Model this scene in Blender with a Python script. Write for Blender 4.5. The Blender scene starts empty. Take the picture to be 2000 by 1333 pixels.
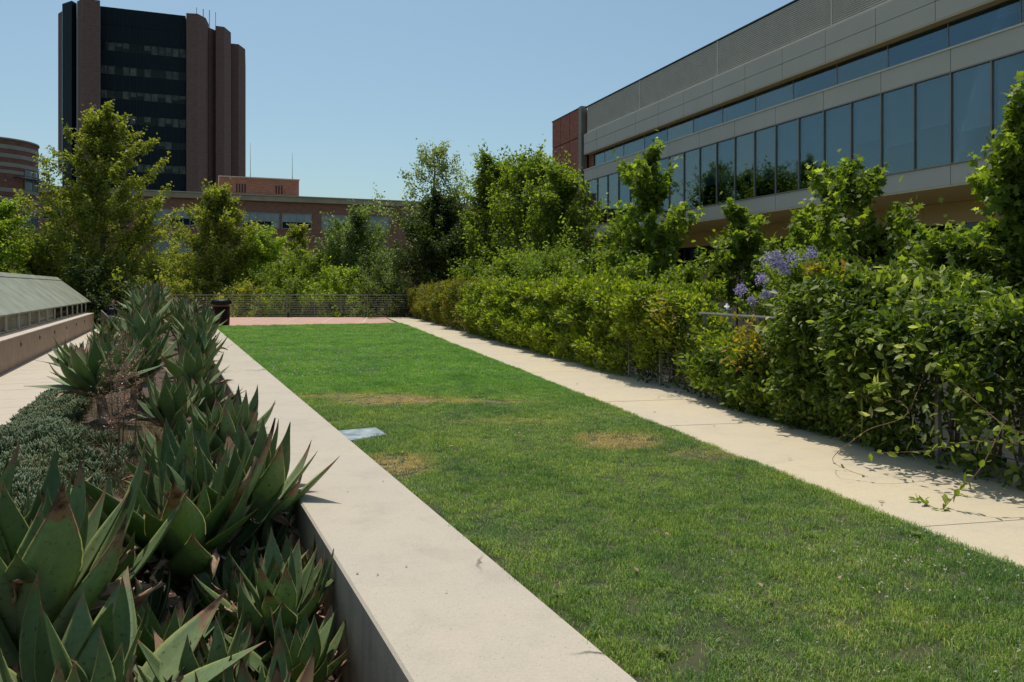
import bpy, math, random
import numpy as np
from mathutils import Vector, Matrix
R = math.radians
scn = bpy.context.scene
C = scn.collection

# ------------------------------------------------------------------ camera, sky, sun
F = 1500.0; CH = 1.5; HV = 563.0
cd = bpy.data.cameras.new('camera'); cam = bpy.data.objects.new('camera', cd); C.objects.link(cam)
cam.location = (0, 0, CH); cam.rotation_euler = (R(90), 0, 0)
cd.lens = 27.0; cd.sensor_width = 36.0; cd.shift_y = -(666.5 - HV) / 2000.0
cd.clip_start = 0.05; cd.clip_end = 6000
scn.camera = cam
SUN_EL = R(70); SUN_AZ = math.atan2(-.33, .944)
SDIR = Vector((math.cos(SUN_EL) * math.sin(SUN_AZ), math.cos(SUN_EL) * math.cos(SUN_AZ), math.sin(SUN_EL)))
w = bpy.data.worlds.new('World'); scn.world = w; w.use_nodes = True
nt = w.node_tree; bg = nt.nodes['Background']
sky = nt.nodes.new('ShaderNodeTexSky'); sky.sky_type = 'NISHITA'; sky.sun_disc = False
sky.sun_elevation = SUN_EL; sky.sun_rotation = SUN_AZ % (2 * math.pi)
sky.altitude = 100; sky.air_density = 1.0; sky.dust_density = 2.2; sky.ozone_density = 1.0
tn = nt.nodes.new('ShaderNodeMix'); tn.data_type = 'RGBA'; tn.blend_type = 'MULTIPLY'; tn.inputs[0].default_value = 1; tn.inputs[7].default_value = (.88, 1.03, .98, 1)
nt.links.new(sky.outputs[0], tn.inputs[6]); nt.links.new(tn.outputs[2], bg.inputs[0]); bg.inputs[1].default_value = 0.118
sl = bpy.data.lights.new('sun', 'SUN'); sl.energy = 3.7; sl.angle = R(.5); sl.color = (1, .955, .88)
so = bpy.data.objects.new('sun', sl); C.objects.link(so); so.rotation_euler = SDIR.to_track_quat('Z', 'Y').to_euler()
so.location = (0, 0, 60)
scn.view_settings.view_transform = 'Standard'; scn.view_settings.look = 'None'
scn.view_settings.exposure = 0.0; scn.view_settings.gamma = 1.0; scn.view_settings.use_curve_mapping = False
scn.cycles.max_bounces = 7; scn.cycles.diffuse_bounces = 3; scn.cycles.transparent_max_bounces = 8
scn.cycles.use_denoising = True; scn.cycles.caustics_reflective = False; scn.cycles.caustics_refractive = False

# ------------------------------------------------------------------ helpers
def P(u, v, d):                       # a point of the place seen at photo pixel (u, v), d metres ahead
    return Vector(((u - 1000) / F * d, d, CH - (v - HV) / F * d))
def X(u, d): return (u - 1000) / F * d

def tag(o, label=None, cat=None, group=None, kind=None):
    if label: o['label'] = label
    if cat: o['category'] = cat
    if group: o['group'] = group
    if kind: o['kind'] = kind
    return o
def empty(name, loc=(0, 0, 0), rz=0.0):
    o = bpy.data.objects.new(name, None); C.objects.link(o); o.location = loc; o.rotation_euler = (0, 0, rz)
    o.empty_display_size = .2
    return o
def link(name, me, parent=None, loc=None, rot=None, scale=None):
    o = bpy.data.objects.new(name, me); C.objects.link(o)
    if parent: o.parent = parent
    if loc is not None: o.location = loc
    if rot is not None: o.rotation_euler = rot
    if scale is not None: o.scale = scale
    return o

class MB:
    def __init__(s): s.v = []; s.f = []
    def add(s, vs, fs):
        n = len(s.v); s.v += [tuple(v) for v in vs]; s.f += [tuple(i + n for i in f) for f in fs]; return s
    def hexa(s, p):                   # 8 points: bottom 4 (ccw), top 4
        a, b, c, d = Vector(p[0]), Vector(p[1]), Vector(p[3]), Vector(p[4])
        if (b - a).cross(c - a).dot(d - a) < 0: p = [p[0], p[3], p[2], p[1], p[4], p[7], p[6], p[5]]
        return s.add(p, [(3, 2, 1, 0), (4, 5, 6, 7), (0, 1, 5, 4), (1, 2, 6, 5), (2, 3, 7, 6), (3, 0, 4, 7)])
    def box(s, x0, x1, y0, y1, z0, z1):
        return s.hexa([(x0, y0, z0), (x1, y0, z0), (x1, y1, z0), (x0, y1, z0), (x0, y0, z1), (x1, y0, z1), (x1, y1, z1), (x0, y1, z1)])
    def fbox(s, fr, L0, L1, n0, n1, z0, z1):
        a = [(L0, n0), (L1, n0), (L1, n1), (L0, n1)]
        return s.hexa([fr(L, n, z0) for L, n in a] + [fr(L, n, z1) for L, n in a])
    def prism(s, poly, z0, z1):
        n = len(poly)
        return s.add([(x, y, z0) for x, y in poly] + [(x, y, z1) for x, y in poly],
                     [tuple(range(n))[::-1], tuple(range(n, 2 * n))] + [(i, (i + 1) % n, n + (i + 1) % n, n + i) for i in range(n)])
    def extr(s, a, b):                # section a swept to section b (same count)
        n = len(a)
        return s.add(list(a) + list(b), [tuple(range(n))[::-1], tuple(range(n, 2 * n))] + [(i, (i + 1) % n, n + (i + 1) % n, n + i) for i in range(n)])
    def tube(s, pts, rad, k=6, cap=True):
        pts = [Vector(p) for p in pts]; n0 = len(s.v)
        if not hasattr(rad, '__len__'): rad = [rad] * len(pts)
        vs = []; prev = None
        for i, p in enumerate(pts):
            t = (pts[min(i + 1, len(pts) - 1)] - pts[max(i - 1, 0)])
            t = t.normalized() if t.length > 1e-9 else Vector((0, 0, 1))
            if prev is None:
                a = t.cross(Vector((0, 0, 1)))
                if a.length < .1: a = t.cross(Vector((1, 0, 0)))
            else: a = prev - t * prev.dot(t)
            a.normalize(); prev = a; b = t.cross(a)
            for j in range(k):
                q = 2 * math.pi * j / k
                vs.append(p + (a * math.cos(q) + b * math.sin(q)) * rad[i])
        fs = []
        for i in range(len(pts) - 1):
            for j in range(k):
                fs.append((i * k + j, i * k + (j + 1) % k, (i + 1) * k + (j + 1) % k, (i + 1) * k + j))
        if cap: fs.append(tuple(range(k))[::-1]); fs.append(tuple(range((len(pts) - 1) * k, len(pts) * k)))
        return s.add(vs, fs)
    def lathe(s, prof, k=24, c=(0, 0, 0), a0=0, a1=2 * math.pi):
        full = abs(a1 - a0 - 2 * math.pi) < 1e-6; m = k if full else k + 1; vs = []
        for r, z in prof:
            for j in range(m):
                q = a0 + (a1 - a0) * j / k
                vs.append((c[0] + r * math.cos(q), c[1] + r * math.sin(q), c[2] + z))
        fs = []
        for i in range(len(prof) - 1):
            for j in range(k):
                fs.append((i * m + j, i * m + (j + 1) % m, (i + 1) * m + (j + 1) % m, (i + 1) * m + j))
        return s.add(vs, fs)
    def mesh(s, name, mat, smooth=False):
        me = bpy.data.meshes.new(name); me.from_pydata(s.v, [], s.f); me.update()
        if mat: me.materials.append(mat)
        if smooth: me.polygons.foreach_set('use_smooth', [True] * len(me.polygons))
        return me
    def build(s, name, mat, parent=None, smooth=False, **k):
        return link(name, s.mesh(name, mat, smooth), parent, **k)

def frame(ox, oy, slope, side):       # a wall line: X = ox + slope*Y ; n>0 goes to side (+1 right, -1 left)
    t = Vector((slope, 1)).normalized(); nn = Vector((t.y, -t.x)) * side
    def fr(L, n, z): return (ox + t.x * L + nn.x * n, oy + t.y * L + nn.y * n, z)
    return fr

def np_mesh(name, V, Fa, mat, rnd=None, smooth=False):
    me = bpy.data.meshes.new(name); V = np.ascontiguousarray(V, dtype=np.float32); Fa = np.ascontiguousarray(Fa, dtype=np.int32)
    k = Fa.shape[1]; me.vertices.add(len(V)); me.vertices.foreach_set('co', V.ravel())
    me.loops.add(Fa.size); me.loops.foreach_set('vertex_index', Fa.ravel())
    me.polygons.add(len(Fa)); me.polygons.foreach_set('loop_start', np.arange(0, Fa.size, k, dtype=np.int32))
    me.polygons.foreach_set('loop_total', np.full(len(Fa), k, dtype=np.int32))
    me.update(calc_edges=True)
    if rnd is not None:
        a = me.attributes.new('rnd', 'FLOAT', 'FACE'); a.data.foreach_set('value', np.ascontiguousarray(rnd, dtype=np.float32))
    if smooth: me.polygons.foreach_set('use_smooth', np.ones(len(Fa), dtype=bool))
    me.materials.append(mat); return me

# ------------------------------------------------------------------ materials
def newmat(name):
    m = bpy.data.materials.new(name); m.use_nodes = True; n = m.node_tree; p = n.nodes['Principled BSDF']; return m, n, p
def node(n, typ, **kw):
    x = n.nodes.new(typ)
    for k, v in kw.items(): setattr(x, k, v)
    return x
def pos(n, scale=(1, 1, 1), rz=0.0, obj=False):
    if obj: s = node(n, 'ShaderNodeTexCoord').outputs['Object']
    else: s = node(n, 'ShaderNodeNewGeometry').outputs['Position']
    mp = node(n, 'ShaderNodeMapping'); mp.inputs['Scale'].default_value = scale; mp.inputs['Rotation'].default_value = (0, 0, rz)
    n.links.new(s, mp.inputs[0]); return mp.outputs[0]
def noise(n, vec, scale, detail=4, rough=.55, out='Fac'):
    x = node(n, 'ShaderNodeTexNoise'); x.inputs['Scale'].default_value = scale; x.inputs['Detail'].default_value = detail
    x.inputs['Roughness'].default_value = rough; n.links.new(vec, x.inputs['Vector']); return x.outputs[out]
def ramp(n, fac, stops):
    x = node(n, 'ShaderNodeValToRGB'); e = x.color_ramp.elements
    while len(e) < len(stops): e.new(.5)
    for i, (p_, c) in enumerate(stops): e[i].position = p_; e[i].color = (*c, 1) if len(c) == 3 else c
    n.links.new(fac, x.inputs[0]); return x.outputs[0]
def mixc(n, fac, a, b, mode='MIX'):
    x = node(n, 'ShaderNodeMix', data_type='RGBA', blend_type=mode)
    for s, v in ((x.inputs[0], fac), (x.inputs[6], a), (x.inputs[7], b)):
        if isinstance(v, (int, float)): s.default_value = v
        elif isinstance(v, tuple): s.default_value = (*v, 1)
        else: n.links.new(v, s)
    return x.outputs[2]
def mth(n, op, a, b=0.0, clamp=False):
    x = node(n, 'ShaderNodeMath', operation=op, use_clamp=clamp)
    for i, v in enumerate((a, b)):
        if isinstance(v, (int, float)): x.inputs[i].default_value = v
        else: n.links.new(v, x.inputs[i])
    return x.outputs[0]
def sstep(n, v, a, b):
    x = node(n, 'ShaderNodeMapRange', interpolation_type='SMOOTHSTEP'); x.inputs[1].default_value = a; x.inputs[2].default_value = b
    n.links.new(v, x.inputs[0]); return x.outputs[0]
def bump(n, p, h, strength=.3, dist=.01):
    b = node(n, 'ShaderNodeBump'); b.inputs['Strength'].default_value = strength; b.inputs['Distance'].default_value = dist
    n.links.new(h, b.inputs['Height']); n.links.new(b.outputs[0], p.inputs['Normal'])

def mat_noisy(name, c1, c2, scale=3.0, rough=.85, bscale=60, bstr=.25, spec=.3, metal=0.0, fine=.12, lo=.35, hi=.7):
    m, n, p = newmat(name); v = pos(n)
    a = ramp(n, noise(n, v, scale, 5), [(lo, c1), (hi, c2)])
    f = noise(n, v, bscale, 3)
    a = mixc(n, fine, a, ramp(n, f, [(.3, (.3, .3, .3)), (.7, (1.3, 1.3, 1.3))]), 'MULTIPLY')
    n.links.new(a, p.inputs['Base Color']); p.inputs['Roughness'].default_value = rough; p.inputs['Metallic'].default_value = metal
    p.inputs['Specular IOR Level'].default_value = spec
    if bstr: bump(n, p, f, bstr, .004)
    return m

def mat_concrete(name, base, dark, warm, rz=0.0, aggregate=True, cracks=0.0, streak=0.0, bstr=.35):
    m, n, p = newmat(name); v = pos(n)
    big = noise(n, v, .55, 5, .6); mid = noise(n, v, 4.0, 5, .65); fine = noise(n, v, 90, 3, .6)
    c = mixc(n, sstep(n, big, .35, .68), base, warm)
    c = mixc(n, mth(n, 'MULTIPLY', sstep(n, mid, .45, .8), .45), c, dark)
    c = mixc(n, mth(n, 'MULTIPLY', sstep(n, noise(n, v, 1.6, 6, .7), .52, .66), .30), c, dark)
    c = mixc(n, .35, c, ramp(n, fine, [(.25, (.62, .62, .62)), (.5, (1, 1, 1)), (.78, (1.22, 1.2, 1.17))]), 'MULTIPLY')
    if aggregate:
        vo = node(n, 'ShaderNodeTexVoronoi'); vo.inputs['Scale'].default_value = 55; n.links.new(v, vo.inputs['Vector'])
        sp = sstep(n, vo.outputs['Distance'], .20, .10)
        wn = node(n, 'ShaderNodeTexWhiteNoise'); n.links.new(vo.outputs['Position'], wn.inputs[0])
        c = mixc(n, mth(n, 'MULTIPLY', sp, mth(n, 'GREATER_THAN', wn.outputs[0], .86)), c, (.20, .17, .14))
    if cracks:
        vo2 = node(n, 'ShaderNodeTexVoronoi', feature='DISTANCE_TO_EDGE'); vo2.inputs['Scale'].default_value = .55
        wv = node(n, 'ShaderNodeVectorMath', operation='ADD'); n.links.new(v, wv.inputs[0])
        sc = node(n, 'ShaderNodeVectorMath', operation='SCALE'); sc.inputs['Scale'].default_value = .35
        nz = node(n, 'ShaderNodeTexNoise'); nz.inputs['Scale'].default_value = 3; nz.inputs['Detail'].default_value = 8; n.links.new(v, nz.inputs['Vector'])
        n.links.new(nz.outputs['Color'], sc.inputs[0]); n.links.new(sc.outputs[0], wv.inputs[1]); n.links.new(wv.outputs[0], vo2.inputs['Vector'])
        cr = mth(n, 'MULTIPLY', sstep(n, vo2.outputs['Distance'], .010, .002), sstep(n, noise(n, v, .9, 3), .52, .62))
        c = mixc(n, mth(n, 'MULTIPLY', cr, cracks), c, (.09, .075, .06))
    if streak:
        vs = pos(n, (6, 6, .5)); st = noise(n, vs, 2.2, 5, .65)
        c = mixc(n, mth(n, 'MULTIPLY', sstep(n, st, .42, .72), streak), c, dark)
    n.links.new(c, p.inputs['Base Color']); p.inputs['Roughness'].default_value = .88; p.inputs['Specular IOR Level'].default_value = .25
    bump(n, p, mth(n, 'ADD', fine, mth(n, 'MULTIPLY', mid, .6)), bstr, .003)
    return m

def mat_brick(name, c1, c2, mortar, rz, bw=.21, bh=.07, ms=.012, weather=.25):
    # bricks in a wall plane: u runs along the wall (rz turns the wall onto X), v is height
    m, n, p = newmat(name); g = pos(n, (1, 1, 1), rz); sx = node(n, 'ShaderNodeSeparateXYZ'); n.links.new(g, sx.inputs[0])
    cx = node(n, 'ShaderNodeCombineXYZ'); n.links.new(sx.outputs[0], cx.inputs[0]); n.links.new(sx.outputs[2], cx.inputs[1])
    b = node(n, 'ShaderNodeTexBrick'); n.links.new(cx.outputs[0], b.inputs['Vector'])
    b.inputs['Scale'].default_value = 1; b.inputs['Brick Width'].default_value = bw; b.inputs['Row Height'].default_value = bh
    b.inputs['Mortar Size'].default_value = ms; b.inputs['Bias'].default_value = -.1
    b.inputs['Color1'].default_value = (*c1, 1); b.inputs['Color2'].default_value = (*c2, 1); b.inputs['Mortar'].default_value = (*mortar, 1)
    v = pos(n); big = noise(n, v, .35, 5)
    cn = noise(n, pos(n, (1.6, 1.6, 6)), 1.4, 3)
    c = mixc(n, .5, b.outputs[0], ramp(n, cn, [(.3, (.55, .55, .58)), (.7, (1.35, 1.25, 1.2))]), 'MULTIPLY')
    c = mixc(n, mth(n, 'MULTIPLY', sstep(n, big, .45, .75), weather), c, mortar)
    n.links.new(c, p.inputs['Base Color']); p.inputs['Roughness'].default_value = .9; p.inputs['Specular IOR Level'].default_value = .15
    return m

LG = 1.75
def mat_leaf(name, dark, light, tip=None, trans=.35, gloss=.4, rough=.42, tcol=None, var=.8):
    m, n, p = newmat(name)
    if not tcol: dark, light, tip = [tuple(LG * v for v in q) if q else None for q in (dark, light, tip)]; trans = min(.5, trans + .10); gloss = min(gloss, .26); rough = max(rough, .5); dark, light = [(q[0] * 1.03, q[1] * 1.02, q[2] * .82) for q in (dark, light)]
    a = node(n, 'ShaderNodeAttribute', attribute_name='rnd')
    st = [(.0, dark), (.75, light)]
    if tip: st.append((.97, tip))
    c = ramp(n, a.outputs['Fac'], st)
    big = noise(n, pos(n), .8, 3)
    c = mixc(n, var, c, ramp(n, big, [(.3, (.72, .78, .75)), (.7, (1.2, 1.14, 1.0))]), 'MULTIPLY')
    n.links.new(c, p.inputs['Base Color']); p.inputs['Roughness'].default_value = rough; p.inputs['Specular IOR Level'].default_value = gloss
    tr = node(n, 'ShaderNodeBsdfTranslucent'); n.links.new(mixc(n, 1.0, c, tcol or (1.6, 1.8, .45), 'MULTIPLY'), tr.inputs[0])
    mx = node(n, 'ShaderNodeMixShader'); mx.inputs[0].default_value = trans
    n.links.new(p.outputs[0], mx.inputs[1]); n.links.new(tr.outputs[0], mx.inputs[2])
    n.links.new(mx.outputs[0], n.nodes['Material Output'].inputs[0]); return m

def mat_glass(name, tint, refl=.5, alpha=.5, rough=.02, edge=.7):
    # tinted window glass: partly mirror, partly clear
    m, n, p = newmat(name); n.nodes.remove(p)
    g = node(n, 'ShaderNodeBsdfGlossy'); g.inputs['Color'].default_value = (*tint, 1); g.inputs['Roughness'].default_value = rough
    t = node(n, 'ShaderNodeBsdfTransparent'); t.inputs['Color'].default_value = (alpha * tint[0], alpha * tint[1], alpha * tint[2], 1)
    fr = node(n, 'ShaderNodeLayerWeight'); fr.inputs[0].default_value = .35
    oi = node(n, 'ShaderNodeObjectInfo').outputs['Random']
    rf = mth(n, 'MULTIPLY', mth(n, 'ADD', .72, mth(n, 'MULTIPLY', oi, .56)), refl)
    f = mth(n, 'ADD', mth(n, 'MULTIPLY', fr.outputs['Fresnel'], edge), rf, True)
    gt = mixc(n, oi, (tint[0] * .88, tint[1] * .97, tint[2] * 1.0), (tint[0] * 1.1, tint[1] * 1.05, tint[2] * .96)); n.links.new(gt, g.inputs['Color'])
    bp = node(n, 'ShaderNodeBump'); bp.inputs['Strength'].default_value = .05; bp.inputs['Distance'].default_value = .02
    n.links.new(noise(n, pos(n), .9, 2), bp.inputs['Height']); n.links.new(bp.outputs[0], g.inputs['Normal'])
    mx = node(n, 'ShaderNodeMixShader'); n.links.new(f, mx.inputs[0]); n.links.new(t.outputs[0], mx.inputs[1]); n.links.new(g.outputs[0], mx.inputs[2])
    n.links.new(mx.outputs[0], n.nodes['Material Output'].inputs[0]); return m

def mat_plain(name, c, rough=.6, metal=0.0, spec=.4, var=.12, vs=2.0):
    return mat_noisy(name, tuple(x * (1 - var) for x in c), tuple(x * (1 + var) for x in c), vs, rough, 40, 0, spec, metal, .1)

WALLROT = math.atan(.447)
M = {}
M['wall_conc'] = mat_concrete('wall_concrete', (.445, .385, .31), (.345, .30, .245), (.475, .405, .315), cracks=.85)
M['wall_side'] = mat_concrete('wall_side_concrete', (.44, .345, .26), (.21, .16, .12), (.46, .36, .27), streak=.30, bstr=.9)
M['path'] = mat_concrete('path_concrete', (.50, .425, .315), (.40, .34, .26), (.54, .445, .30), aggregate=False, streak=0, bstr=.2)
M['left_conc'] = mat_concrete('left_wall_concrete', (.40, .29, .215), (.22, .16, .12), (.44, .32, .23), aggregate=False, streak=.45)
M['plank'] = mat_concrete('walkway_concrete', (.50, .43, .34), (.42, .36, .28), (.53, .45, .35), aggregate=False)
M['coping'] = mat_noisy('pale_coping', (.5, .42, .35), (.58, .5, .42), 2)
M['grey_panel'] = mat_noisy('grey_metal_panel', (.56, .485, .40), (.61, .53, .44), .7, .55, 30, 0, .35, .0, .03)
M['louvre'] = mat_plain('grey_louvre', (.70, .61, .51), .5, .0, .4, .05)
M['mullion'] = mat_plain('bronze_mullion', (.30, .25, .20), .5, .3, .5, .05)
M['dark_metal'] = mat_plain('dark_metal', (.03, .028, .026), .5, .4, .5)
M['steel'] = mat_plain('weathered_steel', (.24, .22, .19), .5, .6, .5, .15, 8)
M['tan_panel'] = mat_noisy('tan_panel', (.66, .50, .32), (.72, .55, .36), .6, .7, 30, 0, .25, 0, .04)
M['recess'] = mat_plain('dark_recess', (.045, .04, .035), .9)
M['interior'] = mat_plain('dark_interior', (.03, .032, .033), .9)
M['blind'] = mat_plain('roller_blind', (.66, .70, .70), .9, 0, .1, .08)
M['glass'] = mat_glass('window_glass', (.64, .71, .74), .07, 1.04)
M['glass_dark'] = mat_glass('dark_window_glass', (.55, .62, .62), .06, .4, edge=.45)
M['glass_blue'] = mat_glass('clear_glass', (.9, .92, .9), .06, 1.08, edge=.12)
M['brick_right'] = mat_brick('orange_brick', (.50, .155, .10), (.36, .115, .075), (.34, .17, .13), math.atan(-.3667) + R(90) * 0 - R(90), weather=.1)
M['brick_low'] = mat_brick('red_brick', (.40, .165, .10), (.29, .12, .075), (.30, .19, .14), -math.atan2(1, 2.56), weather=.08)
M['brick_tower'] = mat_brick('tower_brick', (.215, .125, .112), (.18, .105, .095), (.19, .14, .125), -math.atan2(1, 2.67), .6, .22, .02)
M['brick_round'] = mat_brick('round_brick', (.27, .105, .075), (.21, .085, .062), (.25, .15, .12), 0, .25, .08, weather=.08)
M['band'] = mat_plain('pale_band', (.36, .31, .26), .9, 0, .2, .08)
M['cornice'] = mat_noisy('cornice_stone', (.42, .32, .20), (.52, .42, .30), .8, .9, 30, .2)
M['tower_glass'] = mat_glass('tower_dark_glass', (.62, .62, .60), .012, 1.4, edge=.05)
M['tower_panel'] = mat_plain('tower_dark_panel', (.012, .020, .026), .6, .0, .15, .1)
M['tower_line'] = mat_plain('tower_mullion', (.022, .032, .036), .5, .3, .4)
M['tower_win'] = mat_plain('tower_window_blind', (.19, .19, .18), .8, 0, .1, .45, .9)
M['white_frame'] = mat_plain('white_frame', (.36, .35, .32), .6)
M['roof_glass'] = mat_noisy('weathered_roof_glass', (.24, .25, .185), (.36, .365, .27), 1.4, .42, 50, 0, .5, 0, .15)
M['bark'] = mat_noisy('bark', (.10, .075, .05), (.17, .135, .10), 6, .95, 40, .5)
M['bark_pale'] = mat_noisy('pale_bark', (.16, .13, .10), (.26, .22, .17), 5, .95, 40, .4)
M['vine_wood'] = mat_noisy('vine_wood', (.16, .085, .05), (.26, .15, .09), 20, .8, 80, .2)
M['soil'] = mat_noisy('soil', (.055, .038, .025), (.12, .085, .055), 9, .97, 60, .8)
M['ground'] = mat_noisy('ground', (.06, .07, .03), (.13, .11, .06), .3, .97, 20, .4)
M['trash'] = mat_plain('brown_bin', (.024, .009, .006), .6, 0, .15)
M['trash_lid'] = mat_plain('black_lid', (.012, .012, .012), .5, 0, .3)
M['trash_band'] = mat_plain('orange_band', (.30, .10, .04), .6)
M['cover'] = mat_noisy('cover_slate', (.13, .17, .19), (.38, .43, .43), 7, .55, 70, .15, .5)
M['skin'] = mat_plain('skin', (.35, .17, .11), .6)
M['hair'] = mat_plain('hair', (.02, .012, .008), .6)
M['navy'] = mat_plain('navy_cloth', (.010, .012, .022), .95)
M['denim'] = mat_plain('denim', (.10, .14, .22), .95)
M['print'] = mat_plain('white_print', (.5, .5, .5), .8)
M['white'] = mat_plain('white_paint', (.72, .70, .66), .5)
M['lens'] = mat_plain('ribbed_lens', (.35, .34, .32), .4)
M['clover'] = mat_leaf('clover_flower', (.50, .42, .33), (.66, .62, .50), None, .2, .2, .8, (1, 1, 1))

def mat_grass():
    m, n, p = newmat('grass_blade'); g = pos(n)
    oi = node(n, 'ShaderNodeAttribute', attribute_name='rnd')
    c = ramp(n, oi.outputs['Fac'], [(0, (.080, .155, .032)), (.55, (.205, .320, .075)), (.88, (.33, .43, .15)), (1.0, (.56, .50, .30))])
    patch = noise(n, g, .9, 4, .6); fine = noise(n, g, 5, 4, .6)
    c = mixc(n, .9, c, ramp(n, patch, [(.34, (.68, .80, .88)), (.5, (1.05, 1.05, 1.02)), (.66, (1.38, 1.22, 1.08))]), 'MULTIPLY')
    c = mixc(n, .8, c, ramp(n, fine, [(.3, (.62, .74, .85)), (.7, (1.28, 1.18, 1.1))]), 'MULTIPLY')
    sx = node(n, 'ShaderNodeSeparateXYZ'); n.links.new(g, sx.inputs[0])
    # far lawn is lusher, near lawn duller
    far = sstep(n, sx.outputs[1], 8.5, 13.0)
    c = mixc(n, far, mixc(n, 1.0, c, (1.05, .98, 1.1), 'MULTIPLY'), mixc(n, 1.0, c, (.82, 1.05, .75), 'MULTIPLY'))
    # dried patches, each an ellipse with a ragged edge
    tot = None
    rag = noise(n, g, 3.2, 6, .75); rag2 = noise(n, g, 11, 3, .7)
    for cx, cy, rx, ry, amt in DRY:
        dx = mth(n, 'DIVIDE', mth(n, 'SUBTRACT', sx.outputs[0], cx), rx); dy = mth(n, 'DIVIDE', mth(n, 'SUBTRACT', sx.outputs[1], cy), ry)
        r2 = mth(n, 'SQRT', mth(n, 'ADD', mth(n, 'MULTIPLY', dx, dx), mth(n, 'MULTIPLY', dy, dy)))
        r2 = mth(n, 'ADD', r2, mth(n, 'MULTIPLY', mth(n, 'SUBTRACT', rag, .5), 1.7))
        r2 = mth(n, 'ADD', r2, mth(n, 'MULTIPLY', mth(n, 'SUBTRACT', rag2, .5), 1.2))
        k = mth(n, 'MULTIPLY', sstep(n, r2, 1.35, .55), amt)
        tot = k if tot is None else mth(n, 'MAXIMUM', tot, k)
    c = mixc(n, tot, c, ramp(n, oi.outputs['Fac'], [(0, (.38, .25, .12)), (1, (.80, .56, .34))]))
    n.links.new(c, p.inputs['Base Color']); p.inputs['Roughness'].default_value = .5; p.inputs['Specular IOR Level'].default_value = .35
    tr = node(n, 'ShaderNodeBsdfTranslucent'); n.links.new(mixc(n, 1.0, c, (1.3, 1.5, .6), 'MULTIPLY'), tr.inputs[0])
    mx = node(n, 'ShaderNodeMixShader'); mx.inputs[0].default_value = .45
    n.links.new(p.outputs[0], mx.inputs[1]); n.links.new(tr.outputs[0], mx.inputs[2])
    n.links.new(mx.outputs[0], n.nodes['Material Output'].inputs[0]); return m
DRY = [(-1.55, 10.2, .75, .42, .95), (-2.1, 10.6, 1.0, .3, .6), (-.6, 10.1, .9, .22, .6), (1.05, 7.5, .42, .42, .95), (-.98, 6.45, .30, .42, .9), (1.75, 6.9, .45, .25, .4), (-.1, 8.6, .7, .25, .2)]
M['grass'] = mat_grass()
M['turf'] = mat_noisy('turf_soil', (.030, .042, .014), (.075, .075, .032), 4, .97, 50, .6)

def mat_agave():
    m, n, p = newmat('agave_leaf')
    t = node(n, 'ShaderNodeAttribute', attribute_name='t').outputs['Fac']; s = node(n, 'ShaderNodeAttribute', attribute_name='s').outputs['Fac']
    oi = node(n, 'ShaderNodeObjectInfo').outputs['Random']
    g = pos(n); nz = noise(n, g, 9, 5, .65); nf = noise(n, pos(n, (1, 1, 1), obj=True), 26, 3)
    c = mixc(n, oi, (.090, .145, .050), (.245, .310, .140))
    c = mixc(n, mth(n, 'MULTIPLY', sstep(n, t, .35, .0), .55), c, (.20, .25, .13))
    c = mixc(n, .35, c, ramp(n, nf, [(.3, (.65, .7, .7)), (.7, (1.3, 1.25, 1.2))]), 'MULTIPLY')
    # pale lengthwise striations
    wv = noise(n, pos(n, (1.2, 34, 4), obj=True), 1.0, 3, .6)
    c = mixc(n, .30, c, ramp(n, wv, [(.3, (.72, .76, .75)), (.7, (1.25, 1.2, 1.2))]), 'MULTIPLY')
    ed = sstep(n, mth(n, 'ABSOLUTE', s), .86, .97)
    c = mixc(n, mth(n, 'MULTIPLY', ed, .85), c, (.36, .36, .12))
    thr = mth(n, 'ADD', t, mth(n, 'MULTIPLY', mth(n, 'SUBTRACT', nz, .5), .55))
    thr = mth(n, 'ADD', thr, mth(n, 'MULTIPLY', mth(n, 'POWER', oi, 2.4), .24))
    thr = mth(n, 'ADD', thr, mth(n, 'MULTIPLY', ed, .06))
    c = mixc(n, mth(n, 'MULTIPLY', sstep(n, thr, .93, 1.02), .85), c, (.34, .17, .105))
    c = mixc(n, sstep(n, thr, 1.06, 1.16), c, (.07, .034, .022))
    sp = mth(n, 'MULTIPLY', sstep(n, noise(n, g, 38, 3), .60, .70), .6)
    c = mixc(n, sp, c, (.06, .035, .022))
    n.links.new(c, p.inputs['Base Color']); p.inputs['Specular IOR Level'].default_value = .35
    n.links.new(mth(n, 'ADD', .38, mth(n, 'MULTIPLY', nz, .3)), p.inputs['Roughness'])
    tr = node(n, 'ShaderNodeBsdfTranslucent'); n.links.new(mixc(n, 1.0, c, (1.5, 1.9, .5), 'MULTIPLY'), tr.inputs[0])
    mx = node(n, 'ShaderNodeMixShader'); mx.inputs[0].default_value = .20
    n.links.new(p.outputs[0], mx.inputs[1]); n.links.new(tr.outputs[0], mx.inputs[2]); n.links.new(mx.outputs[0], n.nodes['Material Output'].inputs[0])
    bump(n, p, wv, .25, .004); return m
M['agave'] = mat_agave()
M['agave_dead'] = mat_noisy('dried_leaf', (.20, .095, .055), (.60, .41, .28), 7, .85, 60, .5, .2)

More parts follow.
